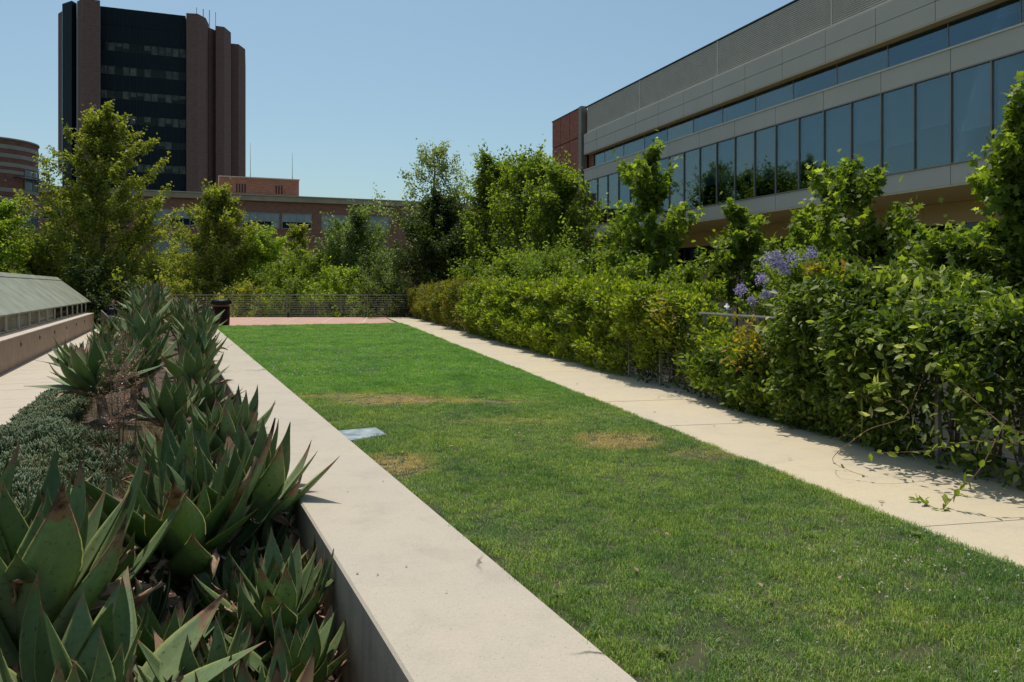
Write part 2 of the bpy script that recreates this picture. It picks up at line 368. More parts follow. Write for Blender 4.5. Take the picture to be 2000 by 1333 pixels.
M['lf_syc'] = mat_leaf('leaf_olive', (.075, .090, .022), (.165, .172, .042), (.20, .15, .06))
M['lf_bright'] = mat_leaf('leaf_bright', (.080, .118, .018), (.165, .205, .032), (.22, .24, .05))
M['lf_yellow'] = mat_leaf('leaf_yellowish', (.10, .11, .025), (.17, .18, .040), (.26, .17, .07))
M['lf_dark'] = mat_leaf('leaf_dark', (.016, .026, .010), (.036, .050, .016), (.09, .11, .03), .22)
M['lf_grey'] = mat_leaf('leaf_greygreen', (.055, .080, .040), (.110, .138, .070), (.17, .19, .11), .28)
M['lf_mid'] = mat_leaf('leaf_mid', (.048, .070, .014), (.105, .130, .026), (.16, .19, .045))
M['lf_near'] = mat_leaf('leaf_plane_tree', (.048, .068, .015), (.112, .140, .028), (.20, .23, .06), .40, .45, .38)
M['lf_silver'] = mat_leaf('leaf_silvery', (.075, .095, .062), (.165, .190, .135), (.3, .32, .25), .25)
M['lf_hedge'] = mat_leaf('leaf_hedge', (.058, .082, .011), (.145, .170, .024), (.27, .25, .05), .35, .5, .36)
M['lf_hedge2'] = mat_leaf('leaf_hedge_reddish', (.060, .062, .014), (.115, .112, .024), (.18, .10, .045), .32, .4, .4)
M['lf_vine'] = mat_leaf('leaf_vine', (.028, .048, .009), (.082, .108, .021), (.24, .25, .08), .30, .55, .33)
M['lf_pale'] = mat_leaf('leaf_pale_green', (.060, .085, .020), (.150, .170, .060), (.32, .32, .18))
M['lf_gold'] = mat_leaf('leaf_golden', (.11, .10, .015), (.20, .15, .03), (.26, .13, .045), .35)
M['lf_feather'] = mat_leaf('leaf_feathery', (.052, .078, .018), (.115, .145, .032), None, .35)
M['flower'] = mat_leaf('purple_flower', (.33, .27, .50), (.60, .52, .82), None, .3, .2, .7, (1, 1, 1))
M['senecio'] = mat_leaf('chalk_blue_fingers', (.060, .098, .045), (.155, .205, .105), (.24, .17, .11), .12, .3, .5, (1, 1.3, 1))
M['weed'] = mat_leaf('dry_weed', (.075, .095, .03), (.24, .20, .11), (.30, .14, .09), .2, tcol=(1.2, 1.2, .7))
M['stalk'] = mat_leaf('red_dry_stalk', (.26, .15, .10), (.46, .33, .24), (.45, .10, .06), .15, tcol=(1, 1, 1))
M['pod'] = mat_leaf('seed_pod', (.12, .15, .05), (.20, .22, .09), None, .2, .3, .6)

# ------------------------------------------------------------------ leaf scattering
T_DIAMOND = (np.array([[0, 0, 0], [.5, -.30, .06], [1, 0, -.04], [.5, .30, .06]]), np.array([[0, 1, 2], [0, 2, 3]]))
T_OVAL = (np.array([[0, 0, 0], [.35, -.21, .07], [.72, -.17, .03], [1, 0, -.06], [.72, .17, .03], [.35, .22, .05], [.5, 0, -.01]]),
          np.array([[0, 1, 6], [1, 2, 6], [2, 3, 6], [3, 4, 6], [4, 5, 6], [5, 0, 6]]))
T_MAPLE = (np.array([[.0, 0, 0], [.02, -.36, .04], [.30, -.22, .02], [.42, -.52, .0], [.60, -.16, .04], [1.0, 0, -.10], [.60, .16, .04], [.42, .52, .0], [.30, .22, .02], [.02, .36, .04], [.4, 0, .0]]),
           np.array([[0, 1, 2], [0, 2, 10], [2, 3, 4], [2, 4, 10], [4, 5, 6], [10, 4, 6], [6, 7, 8], [10, 6, 8], [8, 9, 0], [10, 8, 0]]))
def nrm(a): return a / np.maximum(np.linalg.norm(a, axis=1, keepdims=True), 1e-9)
def scatter(name, mat, tmpl, p, dirs, ups, sc, rng, rnd=None, rbias=0.0):
    tv, tf = tmpl; n = len(p); x = nrm(dirs); y = nrm(np.cross(ups, x)); z = np.cross(x, y)
    sc = np.asarray(sc).reshape(-1, 1, 1) * np.ones((n, 1, 1))
    V = (tv[None, :, 0:1] * x[:, None] + tv[None, :, 1:2] * y[:, None] + tv[None, :, 2:3] * z[:, None]) * sc + p[:, None]
    Fa = (tf[None] + (np.arange(n) * len(tv))[:, None, None]).reshape(-1, tf.shape[1])
    r = rng.random(n) if rnd is None else rnd
    return np_mesh(name, V.reshape(-1, 3), Fa, mat, np.repeat(r, len(tf)))

def prof_cone(h): return (1 - h) ** .76 * (.55 + .45 * min(1, h / .14)) + .06
def prof_open(h): return (1 - h) ** .52 * (.6 + .4 * min(1, h / .2)) + .03
def prof_oval(h): return math.sin(math.pi * min(1, max(0, .08 + h * .90))) ** .6
def prof_dome(h): return math.sqrt(max(0, 1 - h * h)) * .9 + .08
def prof_broad(h): return (.55 + .45 * math.sin(math.pi * h)) * (1 if h < .75 else max(.12, (1 - h) / .25))

def tree(name, label, cat, x, y, z0, top, crown0, width, prof, ncl, nlf, lsz, lmat, seed, tmpl=T_DIAMOND, cl=.6, bark='bark', group=None,
         spike=.5, inner=.4, trunk_r=None, depth=None, lean=(0, 0), gap=.0):
    rng = np.random.default_rng(seed); root = empty(name, (x, y, z0)); tag(root, label, cat, group); nlf = int(nlf * 1.75); cl *= 1.12
    H = top - z0; c0 = crown0 - z0; ch = H - c0; tr = trunk_r or H * .014 + .03; depth = depth or width
    axis = lambda h: np.array([lean[0] * h + .10 * math.sin(h * 5 + seed), lean[1] * h + .10 * math.cos(h * 4 + seed), h * H])
    mb = MB(); mb.tube([axis(h) for h in np.linspace(0, .93, 9)], [tr * (1 - .9 * h) + .008 for h in np.linspace(0, 1, 9)], 7)
    cs = []; ds = []
    per = 5 if ncl > 60 else 4; nl = max(8, ncl // per)
    for j in range(nl):
        hh = min(.985, (j + rng.random() * .8) / nl) ** (1.25 if prof in (prof_cone, prof_open) else .9); a0_ = j * 2.39996 + rng.normal() * .45
        ln = rng.uniform(.66, 1.12) if rng.random() > gap else rng.uniform(.25, .5)
        rt_ = prof(hh) * ln; rise = rng.uniform(.25, .75)
        tip = axis((c0 + hh * ch) / H) + np.array([math.cos(a0_) * rt_ * width / 2, math.sin(a0_) * rt_ * depth / 2, 0])
        b = axis(max(.06, (c0 + hh * ch - rise * rt_ * width * .5) / H)); mid = b * .45 + tip * .55 + np.array([0, 0, -.07 * rt_ * width])
        mb.tube([b, b * .6 + mid * .4 - np.array([0, 0, .02 * rt_ * width]), mid, tip], [max(.012, tr * .36 * (1 - .6 * hh)), max(.009, tr * .25 * (1 - .6 * hh)), max(.007, tr * .15 * (1 - .6 * hh)), .005], 5, False)
        for i in range(per):
            f = inner + (1 - inner) * (i + rng.random()) / per; q0 = b + (mid - b) * min(1, f / .55) if f < .55 else mid + (tip - mid) * (f - .55) / .45
            dv = rng.normal(size=3) * np.array([1, 1, .55]) * rt_ * width * (.10 + .06 * f); c = q0 + dv
            mb.tube([q0, q0 + dv * .5 + np.array([0, 0, .02]), c], [.010, .006, .003], 3, False)
            d = (tip - b) + dv * 1.5; d = d / (np.linalg.norm(d) + 1e-6); cs.append(c); ds.append(d)
    for i in range(int(ncl * (.08 if tmpl is T_MAPLE else .5))):                      # inner foliage round the stem
        h = rng.random() ** (1.3 if prof in (prof_cone, prof_open) else .9); a = rng.random() * 6.283; rr = prof(h) * .82 * math.sqrt(rng.random())
        c = axis((c0 + h * ch * .97) / H) + np.array([math.cos(a) * rr * width / 2, math.sin(a) * rr * depth / 2, 0]); cs.append(c)
        ds.append(np.array([math.cos(a), math.sin(a), .5]))
    ncl = len(cs)
    mb.build('trunk', M[bark], root, True)
    cs = np.array(cs); ds = np.array(ds); idx = rng.integers(0, ncl, nlf)
    # shoots: elongated along the branch direction bent upwards
    up = np.array([0, 0, 1.0]); sd = nrm(ds * .9 + up * spike + rng.normal(size=ds.shape) * .15)[idx]
    cls = (cl * (.6 + .8 * rng.random(ncl)) * (1 - (.45 if prof is prof_cone else .15) * np.clip((cs[:, 2] - c0) / ch, 0, 1)))[idx][:, None]
    along = rng.normal(size=(nlf, 1)) * .75
    side = rng.normal(size=(nlf, 3)); side = nrm(side) * (rng.random((nlf, 1)) ** .6)
    p = cs[idx] + sd * along * cls + side * cls * (.62 - .22 * np.clip(along, -1, 1.4))
    dirs = nrm(rng.normal(size=(nlf, 3)) + side * 1.0 + np.array([0, 0, -.25]))
    ups = nrm(rng.normal(size=(nlf, 3)) * .8 + up * .9 + side * .3)
    shade = rng.random(nlf) * .75 + .25 * np.clip(along[:, 0] * .5 + .5, 0, 1)
    me = scatter('crown', lmat if not isinstance(lmat, str) else M[lmat], tmpl, p, dirs, ups, lsz * (.6 + .7 * rng.random(nlf)), rng, np.clip(shade, 0, 1))
    link('crown', me, root); return root

# ------------------------------------------------------------------ setting: ground, terrace, lawn, path, walkway
GZ = -4.5
def struct(o): o['kind'] = 'structure'; return o
me = MB(); me.box(-1500, 1500, -800, 2500, GZ - 1, GZ); struct(me.build('ground', M['ground']))
wr = lambda d: 1.762 - .447 * d          # wall, lawn side
wl = lambda d: .905 - .447 * d           # wall, planter side
pl = lambda d: 3.753 - .26 * d           # path, lawn side
pr = lambda d: 5.35 - .262 * d           # path, hedge side
kl = lambda d: -4.6 - .4367 * d          # foot of the skylight wall
pe = lambda d: wl(d) - 3.0               # planter's walkway edge
mb = MB(); mb.prism([(wl(-6) + .2, -6), (pr(-6) + 1.0, -6), (pr(40.2) + 1.0, 40.2), (wl(40.2) + .2, 40.2)], GZ, -.06); struct(mb.build('terrace', M['left_conc']))
mb = MB(); mb.prism([(kl(-6) - 12, -6), (wl(-6) + .19, -6), (wl(48) + .19, 48), (kl(48) - 12, 48)], GZ + .01, -.80); struct(mb.build('walkway_base', M['recess']))
LAWN = [(wr(-4), -4), (pl(-4), -4), (pl(32.4), 32.4), (-4.95, 32.75), (X(743, 32.5) + .0, 32.5), (wr(30.0), 30.0)]
mb = MB(); mb.prism(LAWN, -.059, -.004); struct(mb.build('lawn', M['turf']))

# path in slabs
path = MB().prism([(pl(-4) + .01, -4), (pr(-4) + .55, -4), (pr(39.5) + .4, 39.5), (pl(39.5) + .01, 39.5)], -.058, -.035).build('path', M['recess']); struct(path)
rng0 = random.Random(5)
d = -4.0; k = 0
while d < 39:
    d2 = min(d + 1.76, 39.3); q = .30
    # joints run square to the path
    a = [(pl(d) + .012, d + .004), (pr(d) + .36, d + q + .004 + .09), (pr(d2) + .36, d2 + q - .004 + .09), (pl(d2) + .012, d2 - .004)]
    zt = .004 + rng0.uniform(-.002, .002)
    MB().prism(a, -.034, zt).build('slab', M['path'], path); d = d2; k += 1

# brick plaza beyond the lawn
def mat_paver():
    m, n, p = newmat('plaza_brick'); v = pos(n, (1, 1, 1), R(4))
    b = node(n, 'ShaderNodeTexBrick'); n.links.new(v, b.inputs['Vector']); b.inputs['Scale'].default_value = 1
    b.inputs['Brick Width'].default_value = .40; b.inputs['Row Height'].default_value = .20; b.inputs['Mortar Size'].default_value = .012
    b.inputs['Color1'].default_value = (.50, .265, .20, 1); b.inputs['Color2'].default_value = (.40, .22, .175, 1); b.inputs['Mortar'].default_value = (.55, .43, .34, 1)
    c = mixc(n, .5, b.outputs[0], ramp(n, noise(n, v, 1.5, 5), [(.3, (.8, .8, .85)), (.7, (1.2, 1.15, 1.1))]), 'MULTIPLY')
    n.links.new(c, p.inputs['Base Color']); p.inputs['Roughness'].default_value = .9; return m
M['paver'] = mat_paver()
PZ = [(wr(30.06) - 1.2, 29.9), (wr(30.06), 30.06), (X(743, 32.6), 32.57), (-4.98, 32.83), (pl(39.6) - .02, 39.6), (wl(39.6) - .5, 39.6)]
plaza = MB().prism(PZ, -.057, .0).build('brick_plaza', M['paver']); struct(plaza)
for k in range(6):                                     # pale concrete divider strips, flush with the bricks
    x0 = -15.2 + k * 1.75; xx = x0
    MB().prism([(xx + .0, 32.9), (xx + .09, 32.9), (xx - .9, 39.4), (xx - 1.0, 39.4)], .0, .006).build('divider_strip', M['path'], plaza)

# left walkway of long concrete planks
fL = frame(-4.6, 0, -.4367, 1)
walk = MB().prism([(kl(-4), -4), (pe(-4) + .3, -4), (pe(47) + .3, 47), (kl(47), 47)], -.799, -.782).build('walkway', M['recess']); struct(walk)
L = 3.0; rr = random.Random(8)
while L < 48:
    s = .42
    MB().fbox(fL, L + .003, L + s - .003, .14, 3.3 if L < 20 else 3.1, -.781, -.75 + rr.uniform(-.0012, .0012)).build('plank', M['plank'], walk); L += s
struct(MB().fbox(fL, 3, 48, .0, .13, -.781, -.765).build('wall_foot_strip', M['dark_metal']))  # narrow dark strip along the foot of the left wall

# planter soil, mounded
def soil_z(d, q): return -.64 + .42 * min(1, max(0, (d - 8) / 8)) * math.sin(math.pi * min(1, max(0, q * .9 + .12))) + .05 * math.sin(d * 2.3 + q * 5)
vs = []; fs = []; ND = 90; NQ = 10
for i in range(ND):
    d = -4 + 36 * i / (ND - 1)
    for j in range(NQ):
        q = j / (NQ - 1); x = pe(d) + (wl(d) + .05 - pe(d)) * q; vs.append((x, d, soil_z(d, q)))
for i in range(ND - 1):
    for j in range(NQ - 1): a = i * NQ + j; fs.append((a, a + 1, a + NQ + 1, a + NQ))
me = MB(); me.add(vs, fs); struct(me.build('planter_soil', M['soil'], smooth=True))
fP = frame(.905 - 3.0, 0, -.447, 1)
kb = MB().fbox(fP, -4, 34, -.12, .0, -.81, -.60).build('planter_kerb', M['left_conc']); struct(kb)

# ------------------------------------------------------------------ concrete planter wall
fW = frame(.905, 0, -.447, 1); WW = .857 * math.cos(WALLROT)
L0, L1 = -4.4, 31.0 * 1.0954; c = .012
sec = [(0, -.79), (0, .03 - c), (c, .03), (WW - c, .03), (WW, .03 - c), (WW, -.79)]
root = empty('planter_wall', fW(L0, 0, -.79)); tag(root, 'long low pale concrete wall with a wide flat top between the agave bed and the lawn', 'wall')
o = MB().extr([fW(L0, n_, z_) for n_, z_ in sec], [fW(L1, n_, z_) for n_, z_ in sec]).build('wall_top', M['wall_conc'])
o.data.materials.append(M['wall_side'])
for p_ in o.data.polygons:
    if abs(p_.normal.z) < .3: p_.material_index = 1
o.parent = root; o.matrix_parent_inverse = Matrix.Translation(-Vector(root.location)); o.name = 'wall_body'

# ------------------------------------------------------------------ skylight building at the left
def under(root, name, mb, mat, smooth=False):
    o = mb.build(name, mat, root, smooth); o.matrix_parent_inverse = Matrix.Translation(-Vector(root.location)); return o
kw = empty('walkway_wall', fL(3, 0, -.75)); tag(kw, 'low tan concrete wall in shade along the left walkway under the glass roof', 'wall')
LE = 46.6; u0 = 3.0
while u0 < LE - .1:
    u1 = min(u0 + 4.36, LE)
    under(kw, 'wall_section', MB().fbox(fL, u0 + .006, u1 - .006, -.30, 0, -.79, .085), M['left_conc'])
    u0 = u1
under(kw, 'coping', MB().fbox(fL, 3, LE + .02, -.31, .015, .088, .12), M['coping'])
for k in range(11):
    Lx = 21.3 + 3.4 * (k - 4)
    mb = MB(); mb.fbox(fL, Lx - .06, Lx + .06, .0, .03, -.22, -.09)
    lg = under(kw, 'wall_light', mb, M['steel'])
    under(kw, 'light_lens', MB().fbox(fL, Lx - .035, Lx + .035, .031, .036, -.19, -.13), M['dark_metal'])
sk = empty('glass_roof_pavilion', fL(3, -.33, .1)); tag(sk, 'low pavilion with a pitched grey green glass roof at the left edge', 'building')
under(sk, 'sill', MB().fbox(fL, 3, 48.3, -.36, -.315, .10, .19), M['steel'])
under(sk, 'gutter', MB().fbox(fL, 3, 46.6, -.44, -.365, .10, .16), M['dark_metal'])
Lp = 23.04 * 1.0912 - 2.0 * 10
mbody = MB(); mbody.fbox(fL, 3, 48.2, -3.6, -1.3, -.75, .68); under(sk, 'inner_wall', mbody, M['left_conc'])
M['shade'] = mat_noisy('tan_shade', (.42, .34, .27), (.52, .43, .35), 1.2, .9, 30, 0)
for k in range(24):
    a = Lp + 1.96 * k
    if a > 48.2: break
    b = min(a + 1.96, 48.4)
    wf = MB(); wf.fbox(fL, a + .0, a + .035, -.40, -.345, .192, .69); wfo = under(sk, 'window_frame', wf, M['louvre'])
    pn = MB(); pn.fbox(fL, a + .045, b - .01, -.378, -.366, .195, .685); under(sk, 'glass_pane', pn, M['glass_blue'])
    if a < 33.5: under(sk, 'window_shade', MB().fbox(fL, a + .02, b - .02, -.45, -.43, .20, .67), M['shade'])
ez, rz_, en, rn = .70, 2.06, -.30, -1.96
sl_ = lambda f, o=0: (en + (rn - en) * f, ez + (rz_ - ez) * f + o)
for k in range(24):
    a = Lp + 1.96 * k; b = min(a + 1.96, 48.4)
    if a > 48.2: break
    n0, z0 = sl_(0); n1, z1 = sl_(.86); n2, z2 = sl_(.872); n3, z3 = sl_(1)
    for nm, (na, za), (nb, zb), lift in (('roof_panel', (n0, z0), (n1, z1), .03), ('ridge_panel', (n2, z2), (n3, z3), .05)):
        sa = [fL(a + .014, na, za - .02), fL(b - .014, na, za - .02), fL(b - .014, nb, zb - .02), fL(a + .014, nb, zb - .02)]
        sb = [fL(a + .014, na, za + lift), fL(b - .014, na, za + lift), fL(b - .014, nb, zb + lift), fL(a + .014, nb, zb + lift)]
        under(sk, nm, MB().hexa(sa + sb), M['roof_glass'])
mb = MB(); mb.extr([fL(3, -.34, .70), fL(3, rn, rz_ - .03), fL(3, -3.6, .70)], [fL(48.3, -.34, .70), fL(48.3, rn, rz_ - .03), fL(48.3, -3.6, .70)])
under(sk, 'roof_body', mb, M['steel'])

# ------------------------------------------------------------------ right building
fB = frame(22, 0, -.3667, -1); q2L = 22 * 1.0651
rb = empty('office_building', fB(2.17 * q2L, 0, GZ)); tag(rb, 'long grey panelled office block with window bands and a louvred top on the right', 'building')
QE = 2.173; QN = .45
def strip(name, za, zb, n0, n1, mat, qa=QN, qb=QE): return under(rb, name, MB().fbox(fB, qa * q2L, qb * q2L, n0, n1, za, zb), mat)
strip('core', GZ, 4.55, -14, -3.9, M['tan_panel']); strip('upper_core', 4.66, 12.5, -14, -1.6, M['interior'])
strip('roof', 12.5, 12.70, -14, -.25, M['louvre'])
strip('backing', 9.84, 11.10, -1.58, -.06, M['recess']); strip('backing', 8.12, 8.80, -1.58, -.08, M['recess']); strip('backing', 4.66, 5.27, -1.58, -.06, M['recess'])
strip('soffit', 4.60, 4.655, -3.9, -.004, M['tan_panel']); strip('recess_soffit', 9.79, 9.835, -.55, -.01, M['tan_panel'])
strip('sill', 8.80, 8.86, -.40, .03, M['louvre']); strip('sill', 5.27, 5.31, -.20, .03, M['mullion']); strip('head', 8.07, 8.115, -.20, .02, M['mullion'])
# louvres
seams = [QN] + [.981 - .3, .981, 1.281, 1.581, 1.882, 2.155]
strip('louvre_backing', 11.1, 12.5, -.5, -.22, M['recess'], QN, 2.155)
for a, b in zip(seams[:-1], seams[1:]):
    mb = MB(); z = 11.13
    while z < 12.66:
        A, Bq = a * q2L + .04, b * q2L - .04
        mb.fbox(fB, A, Bq, -.16, -.085, z, z + .047)
        z += .0785
    o = under(rb, 'louvre_slats', mb, M['louvre']); o['kind'] = 'stuff'
    under(rb, 'louvre_post', MB().fbox(fB, b * q2L - .035, b * q2L + .035, -.2, -.065, 11.1, 12.70), M['louvre'])
strip('top_rail', 12.70, 12.76, -.26, -.05, M['dark_metal'], QN, 2.17); strip('base_rail', 11.065, 11.12, -.25, -.02, M['louvre'], QN, 2.155)
def panels(za, zb, qs, n=.0, name='panel', mat='grey_panel', th=.05):
    for a, b in zip(qs[:-1], qs[1:]):
        under(rb, name, MB().fbox(fB, a * q2L + .011, b * q2L - .011, n - th, n, za, zb), M[mat])
tp = [QN] + [1.0896 + .1008 * k for k in range(-6, 11)] + [QE]; tp = sorted(x for x in tp if QN <= x <= QE)
panels(10.455, 11.06, tp); panels(9.84, 10.435, tp)
mq = [1.0095 + .0571 * k for k in range(-9, 21)]
md = [mq[i] for i in range(0, len(mq)) if (i - 9) % 2 == 1] ; md = [QN] + [x for x in md if QN < x < 2.10] + [2.12, QE]
panels(8.115, 8.795, md[:-1] + [2.172]); panels(4.66, 5.265, md[:-1] + [2.172])
# tall windows
rt_b = random.Random(21)
for i in range(len(mq) - 1):
    a, b = mq[i] * q2L, mq[i + 1] * q2L
    wf = under(rb, 'window', MB().fbox(fB, a - .024, a + .024, -.055, .008, 5.31, 8.07), M['mullion'])
    pn = MB().fbox(fB, a + .031, b - .031, -.05, -.038, 5.315, 8.065).build('pane', M['glass'], wf)
    if i > 3:
        lo = 6.25 + rt_b.choice((0, 0, 0, .35, -.3, .02))
        bl = MB().fbox(fB, a + .05, b - .05, -.22, -.20, lo + .0, 8.06).build('blind', M['blind'], wf)
under(rb, 'mullion', MB().fbox(fB, mq[-1] * q2L - .03, mq[-1] * q2L + .03, -.16, .012, 5.31, 8.07), M['mullion'])
rq = [.984 + .1 * k for k in range(-5, 12)] + [2.15]; rq = [q for q in rq if q < 2.16]
for i in range(len(rq) - 1):
    a, b = rq[i] * q2L, rq[i + 1] * q2L
    wf = under(rb, 'ribbon_window', MB().fbox(fB, a - .018, a + .018, -.40, -.378, 8.862, 9.79), M['mullion'])
    pn = MB().fbox(fB, a + .026, b - .026, -.40, -.385, 8.862, 9.788).build('pane', M['glass'], wf)
    if i > 8:
        bl = MB().fbox(fB, a + .05, b - .05, -.62, -.60, 8.9, 9.77).build('blind', M['blind'], wf)
# ceiling light strips glimpsed inside the near ribbon windows
for q in (1.02, 1.115, 1.21, .92):
    under(rb, 'ceiling_light', MB().fbox(fB, q * q2L, q * q2L + 1.1, -1.35, -1.22, 9.72, 9.76), M['white'])
# recessed ground floor
gq = [QN + .115 * k for k in range(16)]
panels(3.82, 4.59, [q for q in gq if q < QE], -3.85, 'tan_panel', 'tan_panel', .04)
for i in range(len(gq) - 1):
    a, b = gq[i] * q2L, gq[i + 1] * q2L
    if gq[i + 1] > QE: break
    wf = under(rb, 'ground_window', MB().fbox(fB, a - .04, a + .04, -3.9, -3.83, 2.5, 3.8), M['dark_metal'])
    pn = MB().fbox(fB, a + .045, b - .045, -3.88, -3.86, 2.5, 3.8).build('pane', M['glass_dark'], wf)
under(rb, 'ground_interior', MB().fbox(fB, QN * q2L, QE * q2L, -3.898, -3.894, 2.45, 3.81), M['interior'])
panels(.9, 2.46, [q for q in gq if q < QE], -3.85, 'tan_panel', 'tan_panel', .04); panels(-.75, .88, [q for q in gq if q < QE], -3.85, 'tan_panel', 'tan_panel', .04)
# brick end bay
be = [2.200, 2.262, 2.324, 2.384]; zr = [(11.03, 12.80), (7.93, 10.97), (4.83, 7.87), (1.73, 4.77), (-1.4, 1.67), (GZ, -1.46)]
strip('bay_core', GZ, 12.75, -10, -.03, M['recess'], 2.198, 2.384); strip('bay_cap', 12.80, 12.87, -.4, .04, M['dark_metal'], 2.196, 2.386)
for i in range(3):
    for za, zb in zr:
        under(rb, 'brick_panel', MB().fbox(fB, be[i] * q2L + .03, be[i + 1] * q2L - .03, -.03, .02, za, zb), M['brick_right'])
strip('metal_fin', GZ, 12.87, -.3, .10, M['mullion'], 2.180, 2.197); strip('brick_return', GZ, 12.75, -.9, -.42, M['brick_right'], 2.150, 2.180)

# ------------------------------------------------------------------ low brick building at the back
t0 = Vector((2.56, 1)).normalized()
def fK(L, n, z):                           # L from the u=300 point to the right, n toward the camera
    return (-35 + t0.x * L + t0.y * n, 75 + t0.y * L - t0.x * n, z)
lb = empty('brick_building', fK(0, 0, GZ)); tag(lb, 'long low red brick building with a pale cornice behind the trees', 'building')
def Lk(u):                                  # where the facade is seen at photo column u
    k = (u - 1000) / F; return (k * 75 + 35) / (t0.x - k * t0.y)
def lbx(name, u0, u1, n0, n1, z0, z1, mat): return under(lb, name, MB().fbox(fK, Lk(u0), Lk(u1), n0, n1, z0, z1), mat)
lbx('wall', -60, 1075, -14, 0, GZ, 10.38, M['brick_low'])
lbx('cornice', -62, 1077, -14.1, .35, 10.40, 10.93, M['cornice']); lbx('cornice_cap', -64, 1079, -14.2, .48, 10.93, 11.02, M['coping'])
def wset(u0, u1, z0, z1, n, low=0, grp=()):
    a, b = Lk(u0), Lk(u1); s = (b - a) / n
    wf = MB()
    fr_ = .07
    wf.fbox(fK, a - .05, b + .05, .0, .06, z1, z1 + fr_); wf.fbox(fK, a - .05, b + .05, .0, .10, z0 - fr_, z0)
    for i in range(n + 1): wf.fbox(fK, a + s * i - .03, a + s * i + .03, .0, .05, z0, z1)
    zt = z0 + (z1 - z0) * .45
    wf.fbox(fK, a + .03, b - .03, .002, .04, zt - .025, zt + .025)
    wfo = under(lb, 'window', wf, M['white_frame'])
    for i in range(n):
        for j, (p0, p1) in enumerate(((z0, zt - .025), (zt + .025, z1))):
            mt = M['tower_panel'] if (j == 0 and (i not in grp)) else M['pane_pale']
            pn = MB().fbox(fK, a + s * i + .032, a + s * (i + 1) - .032, .004, .012, p0 + .005, p1 - .005).build('pane', mt, wfo)
M['pane_pale'] = mat_plain('pale_blind_pane', (.36, .38, .37), .35, 0, .5, .12, .6)
wset(84, 120, 8.0, 9.3, 2); wset(300, 385, 7.75, 9.2, 6, grp=(0, 1)); wset(473, 545, 7.7, 9.15, 5, grp=(4,)); wset(551, 608, 7.7, 9.15, 4); wset(628, 680, 7.7, 9.15, 4, grp=(0, 1)); wset(702, 760, 7.7, 9.15, 4, grp=(0, 1, 2, 3)); wset(790, 850, 7.7, 9.15, 4)
wset(300, 385, 4.9, 6.3, 6, grp=(0, 1, 2, 3, 4, 5)); wset(473, 545, 4.9, 6.3, 5); wset(84, 120, 4.9, 6.3, 2)
def LkN(u, n):
    k = (u - 1000) / F; return (k * (75 - t0.x * n) + 35 - t0.y * n) / (t0.x - k * t0.y)
a, b = LkN(428, -3), LkN(584, -3)
under(lb, 'penthouse', MB().fbox(fK, a, b, -11, -3, 10.95, 13.12), M['brick_low']); under(lb, 'penthouse_cap', MB().fbox(fK, a - .08, b + .08, -11.1, -2.9, 13.12, 13.22), M['coping'])
under(lb, 'penthouse_step', MB().fbox(fK, LkN(408, -4), a - .01, -9, -4, 10.95, 11.75), M['brick_low']); under(lb, 'penthouse_step_cap', MB().fbox(fK, LkN(407, -4), a - .01, -9, -3.9, 11.75, 11.82), M['coping'])
for uc in (469, 546):
    for k in range(4 if uc == 469 else 3):
        Lc = LkN(uc - 8 + k * 5.4, -3); under(lb, 'vent_slot', MB().fbox(fK, Lc, Lc + .15, -2.999, -2.985, 11.55, 12.45), M['interior'])
for u_, zt in ((489, 17.2), (571, 16.4)):
    x = LkN(u_, -5); p_ = Vector(fK(x, -5, 13.22))
    mb = MB(); mb.tube([p_, (p_.x, p_.y, 14.0), (p_.x, p_.y, zt)], [.05, .03, .012], 5); mb.box(p_.x - .3, p_.x + .3, p_.y - .2, p_.y + .2, 13.221, 13.42)
    o = mb.build('roof_antenna', M['steel']); tag(o, 'thin whip antenna on the %s end of the brick penthouse roof' % ('left' if u_ < 500 else 'right'), 'antenna', 'whip antennas on the penthouse')

# ------------------------------------------------------------------ tower
t1 = Vector((2.67, 1)).normalized()
def fT(L, n, z): return (-67 + t1.x * L + t1.y * n, 125 + t1.y * L - t1.x * n, z)
def LT(u, n=0):
    k = (u - 1000) / F; return (k * (125 - t1.x * n) + 67 - t1.y * n) / (t1.x - k * t1.y)
tw = empty('brick_tower', fT(0, 0, GZ)); tag(tw, 'tall dark brick tower with a black glass front and ribbed corner piers', 'building')
def tz(v, d): return CH + (HV - v) * d / F
TT = 47.4
def pier(name, pts, top, mat=None, bot=GZ):  # pts (u, d) front outline left to right, closed at the back
    poly = [(X(u, d), d) for u, d in pts]
    mb = MB(); mb.prism(poly, bot, top); return under(tw, name, mb, mat or M['brick_tower'])
a, b = LT(196), LT(363)
under(tw, 'core', MB().fbox(fT, a - .2, b + .2, -24, -1.5, GZ, 46.6), M['tower_panel'])
under(tw, 'glass_backing', MB().fbox(fT, a, b, -1.5, -.25, GZ, TT - .2), M['interior'])
zb_ = [(41.75, 40.35), (37.85, 36.5), (33.85, 32.55), (29.9, 28.5), (25.95, 24.7), (22.0, 20.7)]
nb = 12; s = (b - a) / nb
levels = [(TT, 44.6), (44.55, 41.8)] + [(zb_[i][1] - .04, zb_[i + 1][0] + .04) for i in range(5)] + [(20.65, 18.2), (18.1, 17.0), (16.9, 12.5)]
def child(par, name, mb, mat):
    return mb.build(name, mat, par)
rt = random.Random(3)
